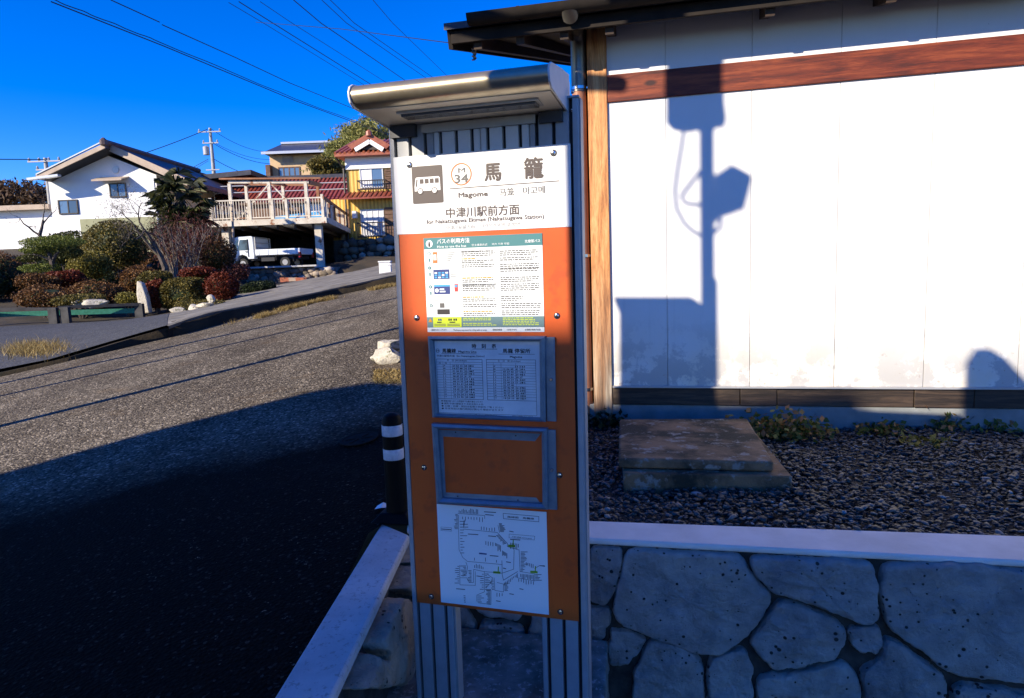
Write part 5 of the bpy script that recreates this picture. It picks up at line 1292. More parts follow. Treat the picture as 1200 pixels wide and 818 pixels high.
x0_, z1_ = ly(421.5, 198); x1_, z0_ = ly(450.5, 220); window(YH, x0_, x1_, z0_, z1_, 0, 'whiteframe', ['curtain', 'glass_blue', 'curtain'], 1)
x0_, z1_ = ly(422.5, 246); x1_, z0_ = ly(452, 276); window(YH, x0_, x1_, z0_, z1_, 0, 'whiteframe', 'curtain', 3)
for ya, yb in ((213, 222), (262, 277)):
    x0_, z1_ = ly(420.5, ya); x1_, z0_ = ly(454, yb); b = B()
    for zz in (z0_, z1_): b.beam((x0_, -.28, zz), (x1_, -.28, zz), .05, .05)
    for i in range(12): xx = x0_ + (x1_ - x0_) * i / 11; b.beam((xx, -.28, z0_), (xx, -.28, z1_), .022, .022)
    for xx in (x0_, x1_): b.beam((xx, -.28, z1_), (xx, 0, z1_), .04, .04); b.beam((xx, -.28, z0_), (xx, 0, z0_), .04, .04)
    obj('window_rail', b, 'bronze', YH)
for q in ((451, 470, 199, 221), (451, 470, 243, 277)):
    x0_, z1_ = ly(q[0], q[2]); x1_, z0_ = ly(q[1], q[3]); b = B()
    for i in range(8): zz = z0_ + (z1_ - z0_) * i / 8; b.box((x0_, -.06, zz + .01), (x1_, -.003, zz + (z1_ - z0_) / 8 - .015))
    obj('shutter_box', b, 'brownboard', YH)
x0_, z1_ = ly(414.5, 248); x1_, z0_ = ly(419.5, 256); b = B(); b.box((x0_, -.3, z0_), (x1_, 0, z1_)); obj('meter_box', b, 'curtain', YH)
x0_, z1_ = ly(398, 244); x1_, z0_ = ly(413, 268)
b = B(); b.box((x0_ - .6, .6, z0_ - .6), (-.02, 5, z1_ + .5)); obj('side_porch', b, 'yellow', YH)
window(YH, x0_ + .1, -.1, z0_ - .2, z1_, .6, 'brownboard', 'glass', 1, .08)
b = B(); b.tube([(-.08, -.12, -1), (-.08, -.12, zt2), (-.3, -.5, zE - .2)], .05, 6); obj('downpipe', b, 'bronze', YH)
# stone footing below the yellow house, and white gate posts
SWL = empty('yellow_house_plinth', (atY(430, 300, 30).x, 30, atY(430, 300, 30).z), 0, label='rough stone plinth below the yellow house', cat='wall')
rs = np.random.RandomState(5)
def rubble_band(pA, pB, h0, n, s_, parent, rows=3, thick=.2, seed=1, kind='stuff'):
    rs = np.random.RandomState(seed); V = []; Fc = []
    pA, pB = Vector(pA), Vector(pB)
    for r_ in range(rows):
        for i in range(n):
            t = (i + rs.uniform(.2, .8)) / n; p = pA.lerp(pB, t); v = IV * (1 + rs.uniform(-.3, .3, (12, 1))) * np.array([1, .7, .75]) * s_ * rs.uniform(.55, 1.35)
            V.append(v + np.array([p.x, p.y + rs.uniform(-.05, .05) + r_ * .04, p.z + (r_ + .5) * h0 / rows + rs.uniform(-.04, .04)])); Fc.append(IF + 12 * (len(V) - 1))
    return obj('stones', (np.vstack(V), np.vstack(Fc)), 'rubble', parent, kind=kind)
rubble_band((-1.2, 0, -.5), (3.5, 0, -.3), 1.2, 12, .26, SWL, 4, seed=3)
b = B(); b.box((-1.5, .15, -1.2), (5, 2.2, .75)); obj('fill', b, 'mortar', SWL)
for i, (x, y0_, y1_, l) in enumerate([(452, 305, 321, 'white box shaped gate post at the top of the driveway'), (457.5, 308, 333, 'slim white marker post beside the box shaped gate post')]):
    p = atY(x, y1_, 15.5 if i == 0 else 14.5); h = (y1_ - y0_) * p.y / F; o = empty('gate_post', (p.x, p.y, p.z - .05), label=l, cat='post')
    b = B(); wd = .13 if i == 0 else .035; b.box((-wd, -wd * .7, -.2), (wd, wd * .7, h)); obj('shaft', b, 'curtain', o, bevel=.01)
    b = B(); b.box((-wd - .015, -wd * .7 - .015, h), (wd + .015, wd * .7 + .015, h + .03)); obj('cap', b, 'curtain', o)

# ------------------------------------------------------------------ carport deck
Yd = 26.0
DK = empty('carport_deck', (atY(313, 262, Yd).x, Yd, 0), 0, label='raised cream painted deck carport with slatted railing and open pergola frame', cat='carport')
ox = DK.location.x
def ld(px, py, Y=Yd): p = atY(px, py, Y); return Vector((p.x - ox, Y - Yd, p.z))
zd = ld(313, 257).z; zbt = ld(313, 264).z
x0_, x1_ = ld(244, 258).x, ld(382, 258).x
rb = ld(412, 277, 34.2); xr2 = rb.x; yb_ = 8.2; xl2 = x0_ + (xr2 - x1_) * .9
q = [(x0_, 0), (x1_, 0), (xr2, yb_), (xl2, yb_)]
b = B(); b.prism([(x, y, zbt + .02) for x, y in q], (0, 0, zd - zbt - .03)); obj('platform', b, 'deckpaint', DK)
b = B(); b.beam((x0_ - .05, -.06, (zd + zbt) / 2), (x1_ + .05, -.06, (zd + zbt) / 2), .1, zd - zbt); b.beam((x1_ + .06, -.06, (zd + zbt) / 2), (xr2 + .06, yb_, (zd + zbt) / 2), .1, zd - zbt); obj('edge_beam', b, 'deckpaint', DK)
for i in range(6):
    t = (i + .5) / 6; b = B(); b.beam((x0_ + .2 + t * (x1_ - x0_ - .4), .1, zbt - .08), (xl2 + .2 + t * (xr2 - xl2 - .4), yb_, zbt - .08), .08, .16); obj('joist', b, 'soffit', DK)
for px, py0, py1, Y in ((265, 270, 318, Yd + .3), (373, 264, 316, Yd + .3), (403, 277, 315, 33.5), (300, 268, 314, 33.5)):
    a = ld(px, py0, Y); c = ld(px, py1, Y); wd = .13 if Y < 30 else .1
    b = B(); b.box((a.x - wd, a.y - wd, c.z - .3), (a.x + wd, a.y + wd, zbt + .02)); o = obj('column', b, 'deckpaint', DK)
    if px == 373: b = B(); b.box((a.x - .22, a.y - .22, c.z - .3), (a.x + .22, a.y + .22, c.z + .12)); obj('footing_block', b, 'concrete', o)
# railing
zt_ = ld(313, 233.5).z
RAILM = None
def rail(p, q, n, dz=0):
    global RAILM
    p, q = Vector(p), Vector(q); b = B(); b.beam(p + Vector((0, 0, zt_)), q + Vector((0, 0, zt_)), .06, .05); b.beam(p + Vector((0, 0, zd + .08)), q + Vector((0, 0, zd + .08)), .05, .04); obj('handrail', b, 'deckpaint', DK)
    for i in range(n):
        g = p.lerp(q, (i + .5) / n)
        if RAILM is None:
            b = B(); b.box((-.012, -.012, 0), (.012, .012, zt_ - zd - .08)); o = obj('baluster', b, 'deckpaint', DK); RAILM = o
        else: o = dup(RAILM, DK)
        o.location = (g.x, g.y, zd + .08)
rail((x0_, .05, 0), (x1_ - .1, .05, 0), 42); rail((x1_ - .1, .05, 0), (xr2 - .15, yb_, 0), 26)
rail((x0_ + .1, .05, 0), (xl2, yb_, 0), 14)
for px in (246, 292, 318.5, 335, 361, 377.5):
    g = ld(px, 240); b = B(); b.box((g.x - .05, 0, zd), (g.x + .05, .1, zt_ + (.12 if px in (246, 377.5) else 0))); obj('rail_post', b, 'deckpaint', DK)
for i in range(5):
    g = Vector((x1_ - .1, .05, 0)).lerp(Vector((xr2 - .15, yb_, 0)), (i + 1) / 5); b = B(); b.box((g.x - .05, g.y - .05, zd), (g.x + .05, g.y + .05, zt_ + .02)); obj('rail_post', b, 'rustwood', DK)
b = B(); b.beam((x1_ - .05, -.0, zt_ + .0), (xr2 - .1, yb_, zt_ + .0), .05, .12); obj('side_handrail_board', b, 'rustwood', DK)
# pergola
zpt = ld(313, 212.5).z
PG = []
for px, Y in ((271, Yd + .3), (317, Yd + .3), (360, Yd + .3), (290, 31), (333, 31), (373.5, 31)):
    g = ld(px, 240, Y); zz = zpt if Y < 30 else ld(px, 216, Y).z
    b = B(); b.box((g.x - .06, g.y - .06, zd), (g.x + .06, g.y + .06, zz)); obj('pergola_post', b, 'deckpaint' if px != 373.5 else 'rustwood', DK)
a = ld(268, 213.5, Yd + .3); c = ld(362, 213.5, Yd + .3); a2 = ld(288, 216, 31); c2 = ld(376, 217, 31)
for p, q, m_, hh in ((a, c, 'deckpaint', .1), (a2, c2, 'rustwood', .1), (a, a2, 'rustwood', .12), (c, c2, 'rustwood', .16), (a + (c - a) * .5, a2 + (c2 - a2) * .5, 'rustwood', .1)):
    b = B(); b.beam(p, q, .09, hh); obj('pergola_beam', b, m_, DK)
b = B(); b.beam(a + Vector((-.3, -.1, .12)), c + Vector((.5, -.1, .12)), .12, .06); obj('pergola_top_rail', b, 'rustwood', DK)
for (px0, py0, px1, py1) in ((314, 217, 284, 252), (319, 217, 347, 246), (282, 253, 276, 258)):
    b = B(); p = ld(px0, py0, Yd + .25); q = ld(px1, py1, Yd + .25); b.beam(p, q, .04, .05); obj('brace', b, 'deckpaint', DK)
g0 = ld(272, 240, Yd - 1.2); g1 = ld(274.5, 326, Yd - 1.2); b = B(); b.tube([(g1.x, g1.y, g1.z - .3), (g0.x, g0.y, g0.z)], .045, 8); obj('front_pipe', b, 'fascia', DK)
# things stored on the deck
b = B(); p = ld(296, 247, 28); b.box((p.x, 1.8, zd), (p.x + 2.0, 3.2, zd + .75)); b.box((p.x - .4, 1.6, zd + .75), (p.x + 3.0, 3.3, zd + .83)); DT = obj('deck_table', b, 'brownboard', label='brown wooden table standing on the raised deck', cat='table'); DT.location = (ox, Yd, 0)
b = B(); p = ld(322, 252, 27.5); b.prism([(0, 0, 0), (2.0, .0, 0), (2.05, 0, .35), (.1, 0, .2)], (0, .9, 0)); o = obj('folded_blue_tarp', b, 'azure', label='faded blue tarpaulin lying on the deck behind the balusters', cat='tarpaulin'); o.location = (ox + p.x, 27.2, zd + .01); 
b = B(); b.box((0, 0, 0), (1.1, .6, .65)); b.box((-.05, -.05, .65), (1.15, .65, .72)); o = obj('white_storage_box', b, 'curtain', label='white storage box with a lid on the right of the deck', cat='box'); p = ld(354, 250, 28); o.location = (ox + p.x, 28, zd + .01)
# dark back wall of the carport (retaining wall)
b = B(); b.box((xl2 + 0, yb_ + .1, -1), (xr2 + 1.5, yb_ + .4, zd - .1)); obj('back_wall', b, 'mortar', DK)
b = B(); b.box((x0_ - .6, .3, -1), (x0_ - .4, yb_, zd - .1)); obj('side_wall', b, 'mortar', DK)
# terrace the truck stands on + rubble front
zf = atY(320, 314, 27).z
TR = empty('truck_terrace', (ox, 0, 0), 0, label='stone faced terrace under the small truck', cat='terrace')
xa_ = atY(262, 310, 24.6).x - ox; xb_ = atY(396, 318, 24.6).x - ox
b = B(); b.prism([(xa_, 24.7, zf - .02), (xb_ - .2, 24.7, zf - .08), (xr2 + 1.4, 34, zf - .02), (xa_, 34, zf)], (0, 0, -1.4)); obj('floor', b, 'driveway', TR)
rubble_band((xa_ + .3, 24.55, zf - .85), (xb_ - .1, 24.55, zf - .85), .78, 24, .155, TR, 5, seed=8)
b = B(); b.beam((atY(278, 313, 24.6).x - ox, 24.6, zf + .0), (atY(372, 311, 24.6).x - ox, 24.6, zf + .0), .3, .06); obj('cap_strip', b, 'concrete', TR)
# planters
for i, (px, w_, m_, l) in enumerate([(340, 10, 'terracotta', 'dark red planter box left of the pale one'), (346, 10, 'terracotta_pale', 'pale pink planter box between two red planters'), (355.5, 13, 'terracotta', 'wider brick red planter box at the right of the row'), (333.5, 5, 'terracotta', 'narrow red planter at the left end of the row')]):
    p = atY(px - 1, 331.5, 22.5); wd = w_ / 2 * 22.5 / F
    root = empty('planter', (p.x, p.y, p.z), label=l, cat='planter', group='planter boxes below the terrace')
    b = B(); b.add([(-wd * .9, -.12, 0), (wd * .9, -.12, 0), (wd * .9, .12, 0), (-wd * .9, .12, 0), (-wd, -.15, .18), (wd, -.15, .18), (wd, .15, .18), (-wd, .15, .18)], [(0, 3, 2, 1), (0, 1, 5, 4), (1, 2, 6, 5), (2, 3, 7, 6), (3, 0, 4, 7)]); obj('box', b, m_, root)
    b = B(); b.box((-wd * .95, -.13, .12), (wd * .95, .13, .15)); obj('soil', b, 'soil', root)

# ------------------------------------------------------------------ small truck
tY = 27.15; tl_ = atY(277, 315, tY); tr_ = atY(362.5, 315, tY); LT = tr_.x - tl_.x
TK = empty('small_truck', (tl_.x, tY, zf), rad(-4), label='small white flatbed truck parked under the deck carport', cat='truck')
s_ = LT / 3.3; HT = (atY(300, 277.5, tY).z - zf) / 1.72
def tp3(x, y, z): return (x * s_, y, z * HT)
def side(profile, y0, y1, name, mat, parent=TK, bevel=.02):
    b = B(); b.prism([tp3(x, y0, z) for x, z in profile][::-1], (0, y1 - y0, 0)); return obj(name, b, mat, parent, bevel=bevel)
cab = side([(.0, .35), (.0, .78), (.06, .92), (.40, 1.62), (.52, 1.70), (1.18, 1.70), (1.24, 1.64), (1.26, .50), (.98, .50), (.90, .66), (.72, .74), (.52, .66), (.44, .42), (.36, .35)], -.72, .72, 'cab', 'truck')
b = B(); b.prism([tp3(x, -.735, z) for x, z in [(.26, .98), (.53, 1.52), (1.02, 1.52), (1.04, .98)]][::-1], (0, .012, 0)); obj('side_window', b, 'glass', cab)
b = B(); b.prism([tp3(x, -.74, z) for x, z in [(.50, .98), (.53, .98), (.66, 1.52), (.63, 1.52)]][::-1], (0, .006, 0)); obj('window_divider', b, 'truck', cab)
b = B(); b.add([tp3(.075, -.64, .96), tp3(.385, -.62, 1.58), tp3(.385, .62, 1.58), tp3(.075, .64, .96)], [(0, 1, 2, 3)]); o = obj('windscreen', b, 'glass', cab); o.location = (-.02, 0, .01)
b = B(); b.box(tp3(.99, -.75, .62), tp3(1.0, -.72, 1.55)); obj('door_seam', b, 'slot', cab); b = B(); b.box(tp3(.34, -.75, .68), tp3(.35, -.72, .95)); obj('door_seam', b, 'slot', cab)
b = B(); b.box(tp3(.86, -.76, .88), tp3(.96, -.72, .91)); obj('door_handle', b, 'slot', cab)
b = B(); b.box(tp3(.20, -.92, 1.02), tp3(.26, -.78, 1.22)); b.beam(tp3(.25, -.8, 1.05), tp3(.3, -.72, 1.0), .02, .02); obj('mirror', b, 'slot', cab)
b = B(); b.box(tp3(-.02, -.62, .62), tp3(.02, -.42, .76)); obj('headlight', b, 'palemetal', cab); b = B(); b.box(tp3(-.02, .42, .62), tp3(.02, .62, .76)); obj('headlight', b, 'palemetal', cab)
b = B(); b.box(tp3(-.06, -.7, .28), tp3(.1, .7, .48)); obj('bumper', b, 'truck', cab)
bed = side([(1.32, .66), (1.32, .74), (3.26, .74), (3.26, .66)], -.70, .70, 'bed_floor', 'truck', bevel=0)
for y0_ in (-.735, .70):
    b = B(); b.box(tp3(1.32, y0_, .68), tp3(3.28, y0_ + .035, .98))
    for i in range(5): x = 1.45 + i * .42; b.box(tp3(x, y0_ - .012, .70), tp3(x + .04, y0_, .96))
    obj('side_gate', b, 'truck', TK, bevel=.006)
b = B(); b.box(tp3(3.28, -.73, .68), tp3(3.31, .73, .98)); obj('tail_gate', b, 'truck', TK, bevel=.006)
b = B(); 
for y in (-.7, .67): b.beam(tp3(1.32, y, .74), tp3(1.32, y, 1.62), .04, .04)
for z in (1.1, 1.35, 1.62): b.beam(tp3(1.32, -.7, z), tp3(1.32, .69, z), .03, .03)
obj('guard_frame', b, 'palemetal', TK)
b = B(); b.beam(tp3(.4, -.4, .5), tp3(3.2, -.4, .5), .08, .12); b.beam(tp3(.4, .4, .5), tp3(3.2, .4, .5), .08, .12); b.box(tp3(1.5, -.6, .36), tp3(2.1, -.3, .6)); obj('chassis', b, 'dark_steel', TK)
b = B(); b.box(tp3(3.26, -.76, .50), tp3(3.33, -.62, .78)); obj('tail_light', b, 'taillight', TK); b = B(); b.box(tp3(3.26, .62, .50), tp3(3.33, .76, .78)); obj('tail_light', b, 'taillight', TK)
for x in (.72, 2.62):
    for y in (-.66, .56):
        b = B(); n = 20; c = Vector(tp3(x, y, .27)); b.tube([c + Vector((0, -.06, 0)), c + Vector((0, .08, 0))], .27 * HT, n); wv = obj('wheel', b, 'tyre', TK, smooth=True)
        b = B(); b.tube([c + Vector((0, -.065, 0)), c + Vector((0, .0, 0))], .15 * HT, 16); obj('rim', b, 'rim', wv)
b = B(); b.box(tp3(2.2, -.70, .40), tp3(2.22, -.4, .62)); b.box(tp3(2.98, -.72, .30), tp3(3.0, -.45, .62)); obj('mud_flap', b, 'slot', TK)

# ------------------------------------------------------------------ utility poles and wires
def upole(px, ytop_, ybase, Y, label, arms):
    p = atY(px, ytop_, Y); zb2 = atY(px, ybase, Y).z - 3
    root = empty('utility_pole', (p.x, Y, zb2), label=label, cat='utility pole'); h = p.z - zb2
    b = B(); b.tube([(0, 0, 0), (0, 0, h)], [.20, .12], 12); obj('mast', b, 'pole', root, smooth=True)
    for dz, hw2, ins in arms:
        b = B(); b.beam((-hw2, -.15, h - dz), (hw2, -.15, h - dz), .09, .09); a_ = obj('crossarm', b, 'insul', root)
        for i in range(ins):
            x = -hw2 + .1 + (2 * hw2 - .2) * i / max(ins - 1, 1); b = B(); b.lathe([(.05, 0), (.09, .05), (.05, .1), (.08, .14), (.03, .22)], (x, -.15, h - dz + .04), 8); obj('insulator', b, 'insul', a_)
    return root, h
pA, hA = upole(246, 150, 207, 60, 'tall pale utility pole rising behind the red tiled house', [(.35, 1.0, 3), (1.3, .7, 2), (3.6, .6, 0)])
b = B(); b.lathe([(.05, 0), (.26, .02), (.26, .7), (.08, .8)], (-.5, 0, hA - 2.3), 12); obj('transformer', b, 'insul', pA, smooth=True)
pB_, hB = upole(53, 185, 238, 46, 'utility pole standing behind the left eave of the white house', [(.25, 1.1, 4), (.8, .6, 2)])
def wire(pts, label, r=.012, n=20, sag=0.0, twist=False):
    P = [atY(*q) for q in pts]; b = B(); Q = []
    for i in range(len(P) - 1):
        m = max(2, n // (len(P) - 1))
        for k in range(m): Q.append(P[i].lerp(P[i + 1], k / m))
    Q.append(P[-1]); L_ = len(Q) - 1
    Q = [q - Vector((0, 0, sag * 4 * (i / L_) * (1 - i / L_))) for i, q in enumerate(Q)]
    b.tube(Q, r, 5, cap=False)
    if twist: b.tube([q + Vector((.006 * math.sin(i * 1.9), 0, .05 + .008 * math.cos(i * .9))) for i, q in enumerate(Q)], r * .8, 5, cap=False)
    return obj('power_cable', b, 'wire', label=label, cat='cable', group='overhead cables', smooth=True)
wire([(60, 2, 12), (121, 26, 13.2), (192, 54, 14.8), (346, 118, 20), (455, 158, 27), (530, 188, 36)], 'thick doubled cable crossing the sky lowest towards the sign', .011, 60, twist=True)
wire([(190, 29, 13.3), (275, 67, 15.6), (339, 97, 18), (432, 134.5, 24), (520, 168, 34)], 'single slack cable just above the thick doubled one', .009, 60)
wire([(130, 0, 12), (187, 26, 13.2)], 'cable entering the sky at the top left above the slack one', .009, 8)
wire([(268, 3, 12), (307, 26, 13), (429, 101, 18), (520, 158, 26)], 'thin cable third from the left at the top of the sky', .005, 20)
wire([(280, 2, 12), (318, 26, 13), (438, 101, 18), (520, 153, 26)], 'cable fourth from the left at the top of the sky', .008, 20)
wire([(305, 2, 12), (342, 27, 13), (453, 97, 18), (540, 152, 26)], 'thin cable fifth from the left at the top of the sky', .005, 20)
wire([(344, 0, 12), (376, 27, 13), (470, 91, 18), (560, 152, 26)], 'cable sixth from the left at the top of the sky', .008, 20)
wire([(377, 0, 12), (406, 27, 13), (500, 92, 18), (600, 160, 26)], 'left one of the three cables above the sign canopy', .006, 20)
wire([(387, 0, 12), (415, 27, 13), (509, 92, 18), (600, 155, 26)], 'middle one of the three cables above the sign canopy', .006, 20)
wire([(437, 0, 12), (460, 27, 13), (524, 89, 18), (600, 160, 26)], 'right one of the three cables above the sign canopy', .005, 20)
wire([(300, 26, 9), (400, 34, 6.5), (556, 54, 4.1)], 'thin service cable running to the clamp on the house eave', .0028, 20)
wire([(85, 186.3, 46), (128, 184.5, 52), (243, 151.5, 60)], 'cable from the left pole over the white gable to the tall pole', .03, 20, .5)
wire([(-20, 186.5, 40), (53, 187, 46)], 'cable reaching the left pole from the picture edge', .03, 6)
wire([(248, 151.5, 60), (312, 178, 70)], 'upper thin cable right of the tall pole', .02, 10, .4)
wire([(250, 168, 60), (318, 192, 70)], 'middle thin cable right of the tall pole', .025, 10, .4)
wire([(250, 166.5, 60), (318, 187, 70)], 'second thin cable right of the tall pole', .018, 10, .4)
wire([(250, 186, 60), (318, 209, 70)], 'lower cable right of the tall pole towards the tan house', .025, 10, .4)
wire([(244, 186.5, 60), (212, 204, 66)], 'lower cable left of the tall pole behind the palm', .025, 6)
wire([(244, 188.5, 60), (212, 208, 66)], 'lowest cable left of the tall pole behind the palm', .018, 6)
# clamp hanging under the eave
p = atY(555, 55, 4.08); CLP = empty('cable_clamp', p, label='blue and white spiral clamp hanging from the corner of the eave', cat='cable clamp')
b = B(); b.tube([(.012 * math.cos(i * .9), .012 * math.sin(i * .9), -.003 * i - (0 if i else 0)) for i in range(26)], .0045, 6); obj('spiral_grip', b, 'curtain', CLP, smooth=True)
b = B(); b.tube([(0, 0, .0), (0, 0, -.075)], .007, 8); obj('core', b, 'azure', CLP)
b = B(); b.tube([(0, 0, 0), (.02, .1, .10), (.03, .15, .16)], .003, 5); obj('hanger', b, 'steel', CLP)

# ------------------------------------------------------------------ garden
SH = 'shrubs in the garden across the road'
shrub('azalea_bush', 78, 326, 36, 22, 17, 'leaf_red', 'dark red clipped dome below the layered pine', n=2200, seed=2, group=SH)
shrub('azalea_bush', 42, 330, 42, 18, 16.4, 'leaf_rust', 'brown clipped dome at the left edge of the garden', n=2000, seed=3, group=SH)
shrub('boxwood_bush', 106, 312, 42, 28, 19, 'leaf_yellow', 'yellow green clipped ball beside the big round shrub', n=2600, seed=4, group=SH)
shrub('round_shrub', 136, 287, 70, 58, 21, 'leaf_olive', 'big round half bare shrub before the olive wall', 'shrub', n=6500, seed=5, group=SH, shell=.55, lump=.25)
shrub('azalea_bush', 165, 330, 52, 34, 18, 'leaf_rust', 'rusty red dome behind the upright stone', n=3200, seed=6, group=SH)
shrub('azalea_bush', 183, 345, 22, 34, 15.7, 'leaf_red', 'narrow upright dark red bush right of the upright stone', n=2000, seed=7, group=SH)
shrub('clipped_hedge', 218, 343, 54, 36, 16, 'leaf_olive', 'large blocky olive clipped hedge', 'hedge', n=5200, seed=8, boxy=.3, group=SH, shell=.2)
shrub('clipped_hedge', 180, 332, 34, 22, 17.5, 'leaf_olive', 'smaller olive hedge tucked behind the narrow red bush', 'hedge', n=2200, seed=9, boxy=.3, group=SH)
shrub('azalea_bush', 232, 320, 42, 16, 17.5, 'leaf_red', 'low wide red bush above the olive hedge', n=2200, seed=10, group=SH)
shrub('azalea_bush', 261, 335, 38, 33, 15.8, 'leaf_red', 'round bright dark red bush at the right end of the garden', n=3200, seed=11, group=SH)
shrub('boxwood_bush', 150, 351, 28, 15, 15.5, 'leaf_yellow', 'low yellow green bush just behind the guard rail', n=1500, seed=12, group=SH)
shrub('evergreen_bush', 75, 291, 50, 34, 23, 'leaf_green', 'dark green mass behind the layered pine', n=3600, seed=13, group=SH)
shrub('undergrowth', 55, 349, 66, 28, 15.6, 'leaf_rust', 'brown undergrowth behind the left end of the guard rail', n=3200, seed=14, group=SH, lump=.4)
shrub('undergrowth', 112, 345, 64, 34, 16.6, 'leaf_rust', 'tangled brown and grey undergrowth in the middle of the garden', n=3600, seed=15, group=SH, lump=.4, shell=.6)
shrub('undergrowth', 96, 352, 60, 16, 15.3, 'leaf_olive', 'olive low plants behind the guard rail', n=1800, seed=16, group=SH, lump=.4)
shrub('dark_shrub', 303, 339, 40, 18, 17.5, 'leaf_dark', 'very dark low spreading shrub left of the planters', n=2400, seed=17, group=SH)
shrub('undergrowth', 236, 357, 56, 12, 14.8, 'leaf_olive', 'thin low plants along the driveway edge', n=1000, seed=18, group=SH, lump=.4, core=False)
shrub('red_shrub', 256, 300, 40, 40, 20, 'leaf_rust', 'dark rusty shrub beneath the left end of the deck', n=2600, seed=19, group=SH, lump=.4, shell=.6)
shrub('undergrowth', 278, 318, 34, 24, 20, 'twig_red', 'red brown twigs before the truck terrace', n=1200, seed=20, group=SH, lump=.4, shell=.7, core=False)
shrub('evergreen_bush', 200, 285, 40, 46, 23, 'leaf_dark', 'dark green foliage under the palm', n=3000, seed=21, group=SH, lump=.35, shell=.6)
for i, (px, py, w_, h_, Y, l) in enumerate([(8, 322, 70, 60, 20, 'shadowy thicket at the far left behind the guard rail'), (-25, 330, 70, 60, 19, 'thicket left of the pine beyond the picture edge'), (110, 330, 70, 34, 21, 'dark thicket in the middle of the garden behind the domes'), (195, 318, 70, 36, 22.5, 'dark thicket behind the gnarled plum tree'), (250, 322, 60, 36, 22, 'dark thicket between the red ball bush and the terrace'), (75, 305, 60, 30, 25, 'dark thicket under the white house windows'), (150, 305, 90, 36, 26, 'dark thicket before the olive base wall')]):
    shrub('thicket', px, py, w_, h_, Y, 'leaf_dark' if i % 3 else 'leaf_rust', l, n=3400, seed=80 + i, group='dark thickets in the garden', lump=.4, shell=.5)
# layered pine
pp = atY(60, 333, 17.6); PN = empty('layered_pine', (pp.x, pp.y, pp.z - .4), label='low pruned pine with flat green foliage layers on a dark trunk', cat='tree')
def lpn(px, py, Y=17.6): p = atY(px, py, Y); return p - PN.location
b = B(); b.tube([(0, 0, 0), lpn(63, 320), lpn(61, 308), lpn(58, 298), lpn(52, 290)], [.09, .07, .06, .05, .03], 7); b.tube([lpn(61, 308), lpn(66, 298), lpn(74, 292)], [.05, .04, .02], 6); b.tube([lpn(60, 305), lpn(48, 300), lpn(40, 297)], [.04, .03, .02], 6); obj('trunk', b, 'bark', PN)
rs = np.random.RandomState(31)
for (px, py, w_, h_, m_, n) in ((60, 284, 66, 14, 'leaf_bright', 3600), (44, 293, 40, 10, 'leaf_bright', 1500), (46, 314, 44, 11, 'leaf_bright', 1800), (84, 296, 26, 14, 'leaf_green', 1300), (34, 303, 24, 10, 'leaf_green', 900)):
    c = lpn(px, py); k = 17.6 / F; P = blob(c, (w_ / 2 * k, w_ / 2 * k * .8, h_ / 2 * k), n, rs, .3, .5); obj('foliage_pad', leaves(P, .03, rs, .35, .8), m_, PN)
# palm
pp = atY(212, 300, 23); PM = empty('palm_tree', (pp.x, pp.y, pp.z - .6), label='windmill palm with drooping dark fronds in front of the white house corner', cat='tree')
tp_ = atY(211, 226, 23) - PM.location
b = B(); b.tube([(0, 0, 0), (.02, 0, tp_.z * .5), tp_], [.14, .15, .17], 9)
rs = np.random.RandomState(4)
obj('trunk', b, 'bark', PM)
V = []; 
for i in range(70):
    a = rs.uniform(0, 6.28); el = rs.uniform(-1.3, 1.1); L_ = rs.uniform(.3, .8); d = np.array([math.cos(a) * math.cos(el), math.sin(a) * math.cos(el), math.sin(el)])
    c = np.array(tp_) + np.array([0, 0, rs.uniform(-1.3, .15)]) + d * L_; side_ = np.cross(d, [0, 0, 1]); side_ /= np.linalg.norm(side_) + 1e-9; upv = np.cross(side_, d)
    for j in range(21):
        t = (j - 10) / 10 * 1.5; dr = d * math.cos(t) + side_ * math.sin(t); tip = c + dr * .55 + np.array([0, 0, -.22]); w_ = np.cross(dr, upv) * .013; tip = tip + rs.normal(0, .05, 3)
        V.append([c - w_, c + dr * .3 + w_ * .3, tip, c + w_])
    b0 = np.array(tp_); w_ = side_ * .012; V.append([b0 - w_, b0 + w_, c + w_, c - w_])
V = np.array(V).reshape(-1, 3); obj('fronds', (V, np.arange(len(V)).reshape(-1, 4)), 'leaf_palm', PM)
# bare trees
def bare(px, py, Y, h, label, mat='bark', seed=1, r0=.08, lean=(0, 0), gn=.4, nb=3, lev=3, sp=.6, tip=None, upw=.5):
    p = atY(px, py, Y); rs = np.random.RandomState(seed); root = empty('bare_tree', (p.x, p.y, p.z - .2), label=label, cat='tree')
    b, tips = tree_branches((0, 0, 0), h, sp, rs, lev, r0, lean, gn, nb, upw); obj('trunk', b, mat, root)
    if tip:
        T_ = np.array([np.array(t) + rs.normal(0, .08, 3) for t in tips for _ in range(2)]); obj('buds', leaves(T_, .02, rs, .5), tip, root)
    return root
bare(190, 322, 18.5, 1.55, 'gnarled bare plum tree with pale trunk leaning left before the white house', 'bark', 3, .11, (-.30, 0), .5, 4, 4, .8, 'twig_grey')
bare(51, 285, 25, 1.2, 'bare dark tree in front of the white outbuilding', 'bark', 8, .10, (-.2, 0), .5, 3, 3, .7)
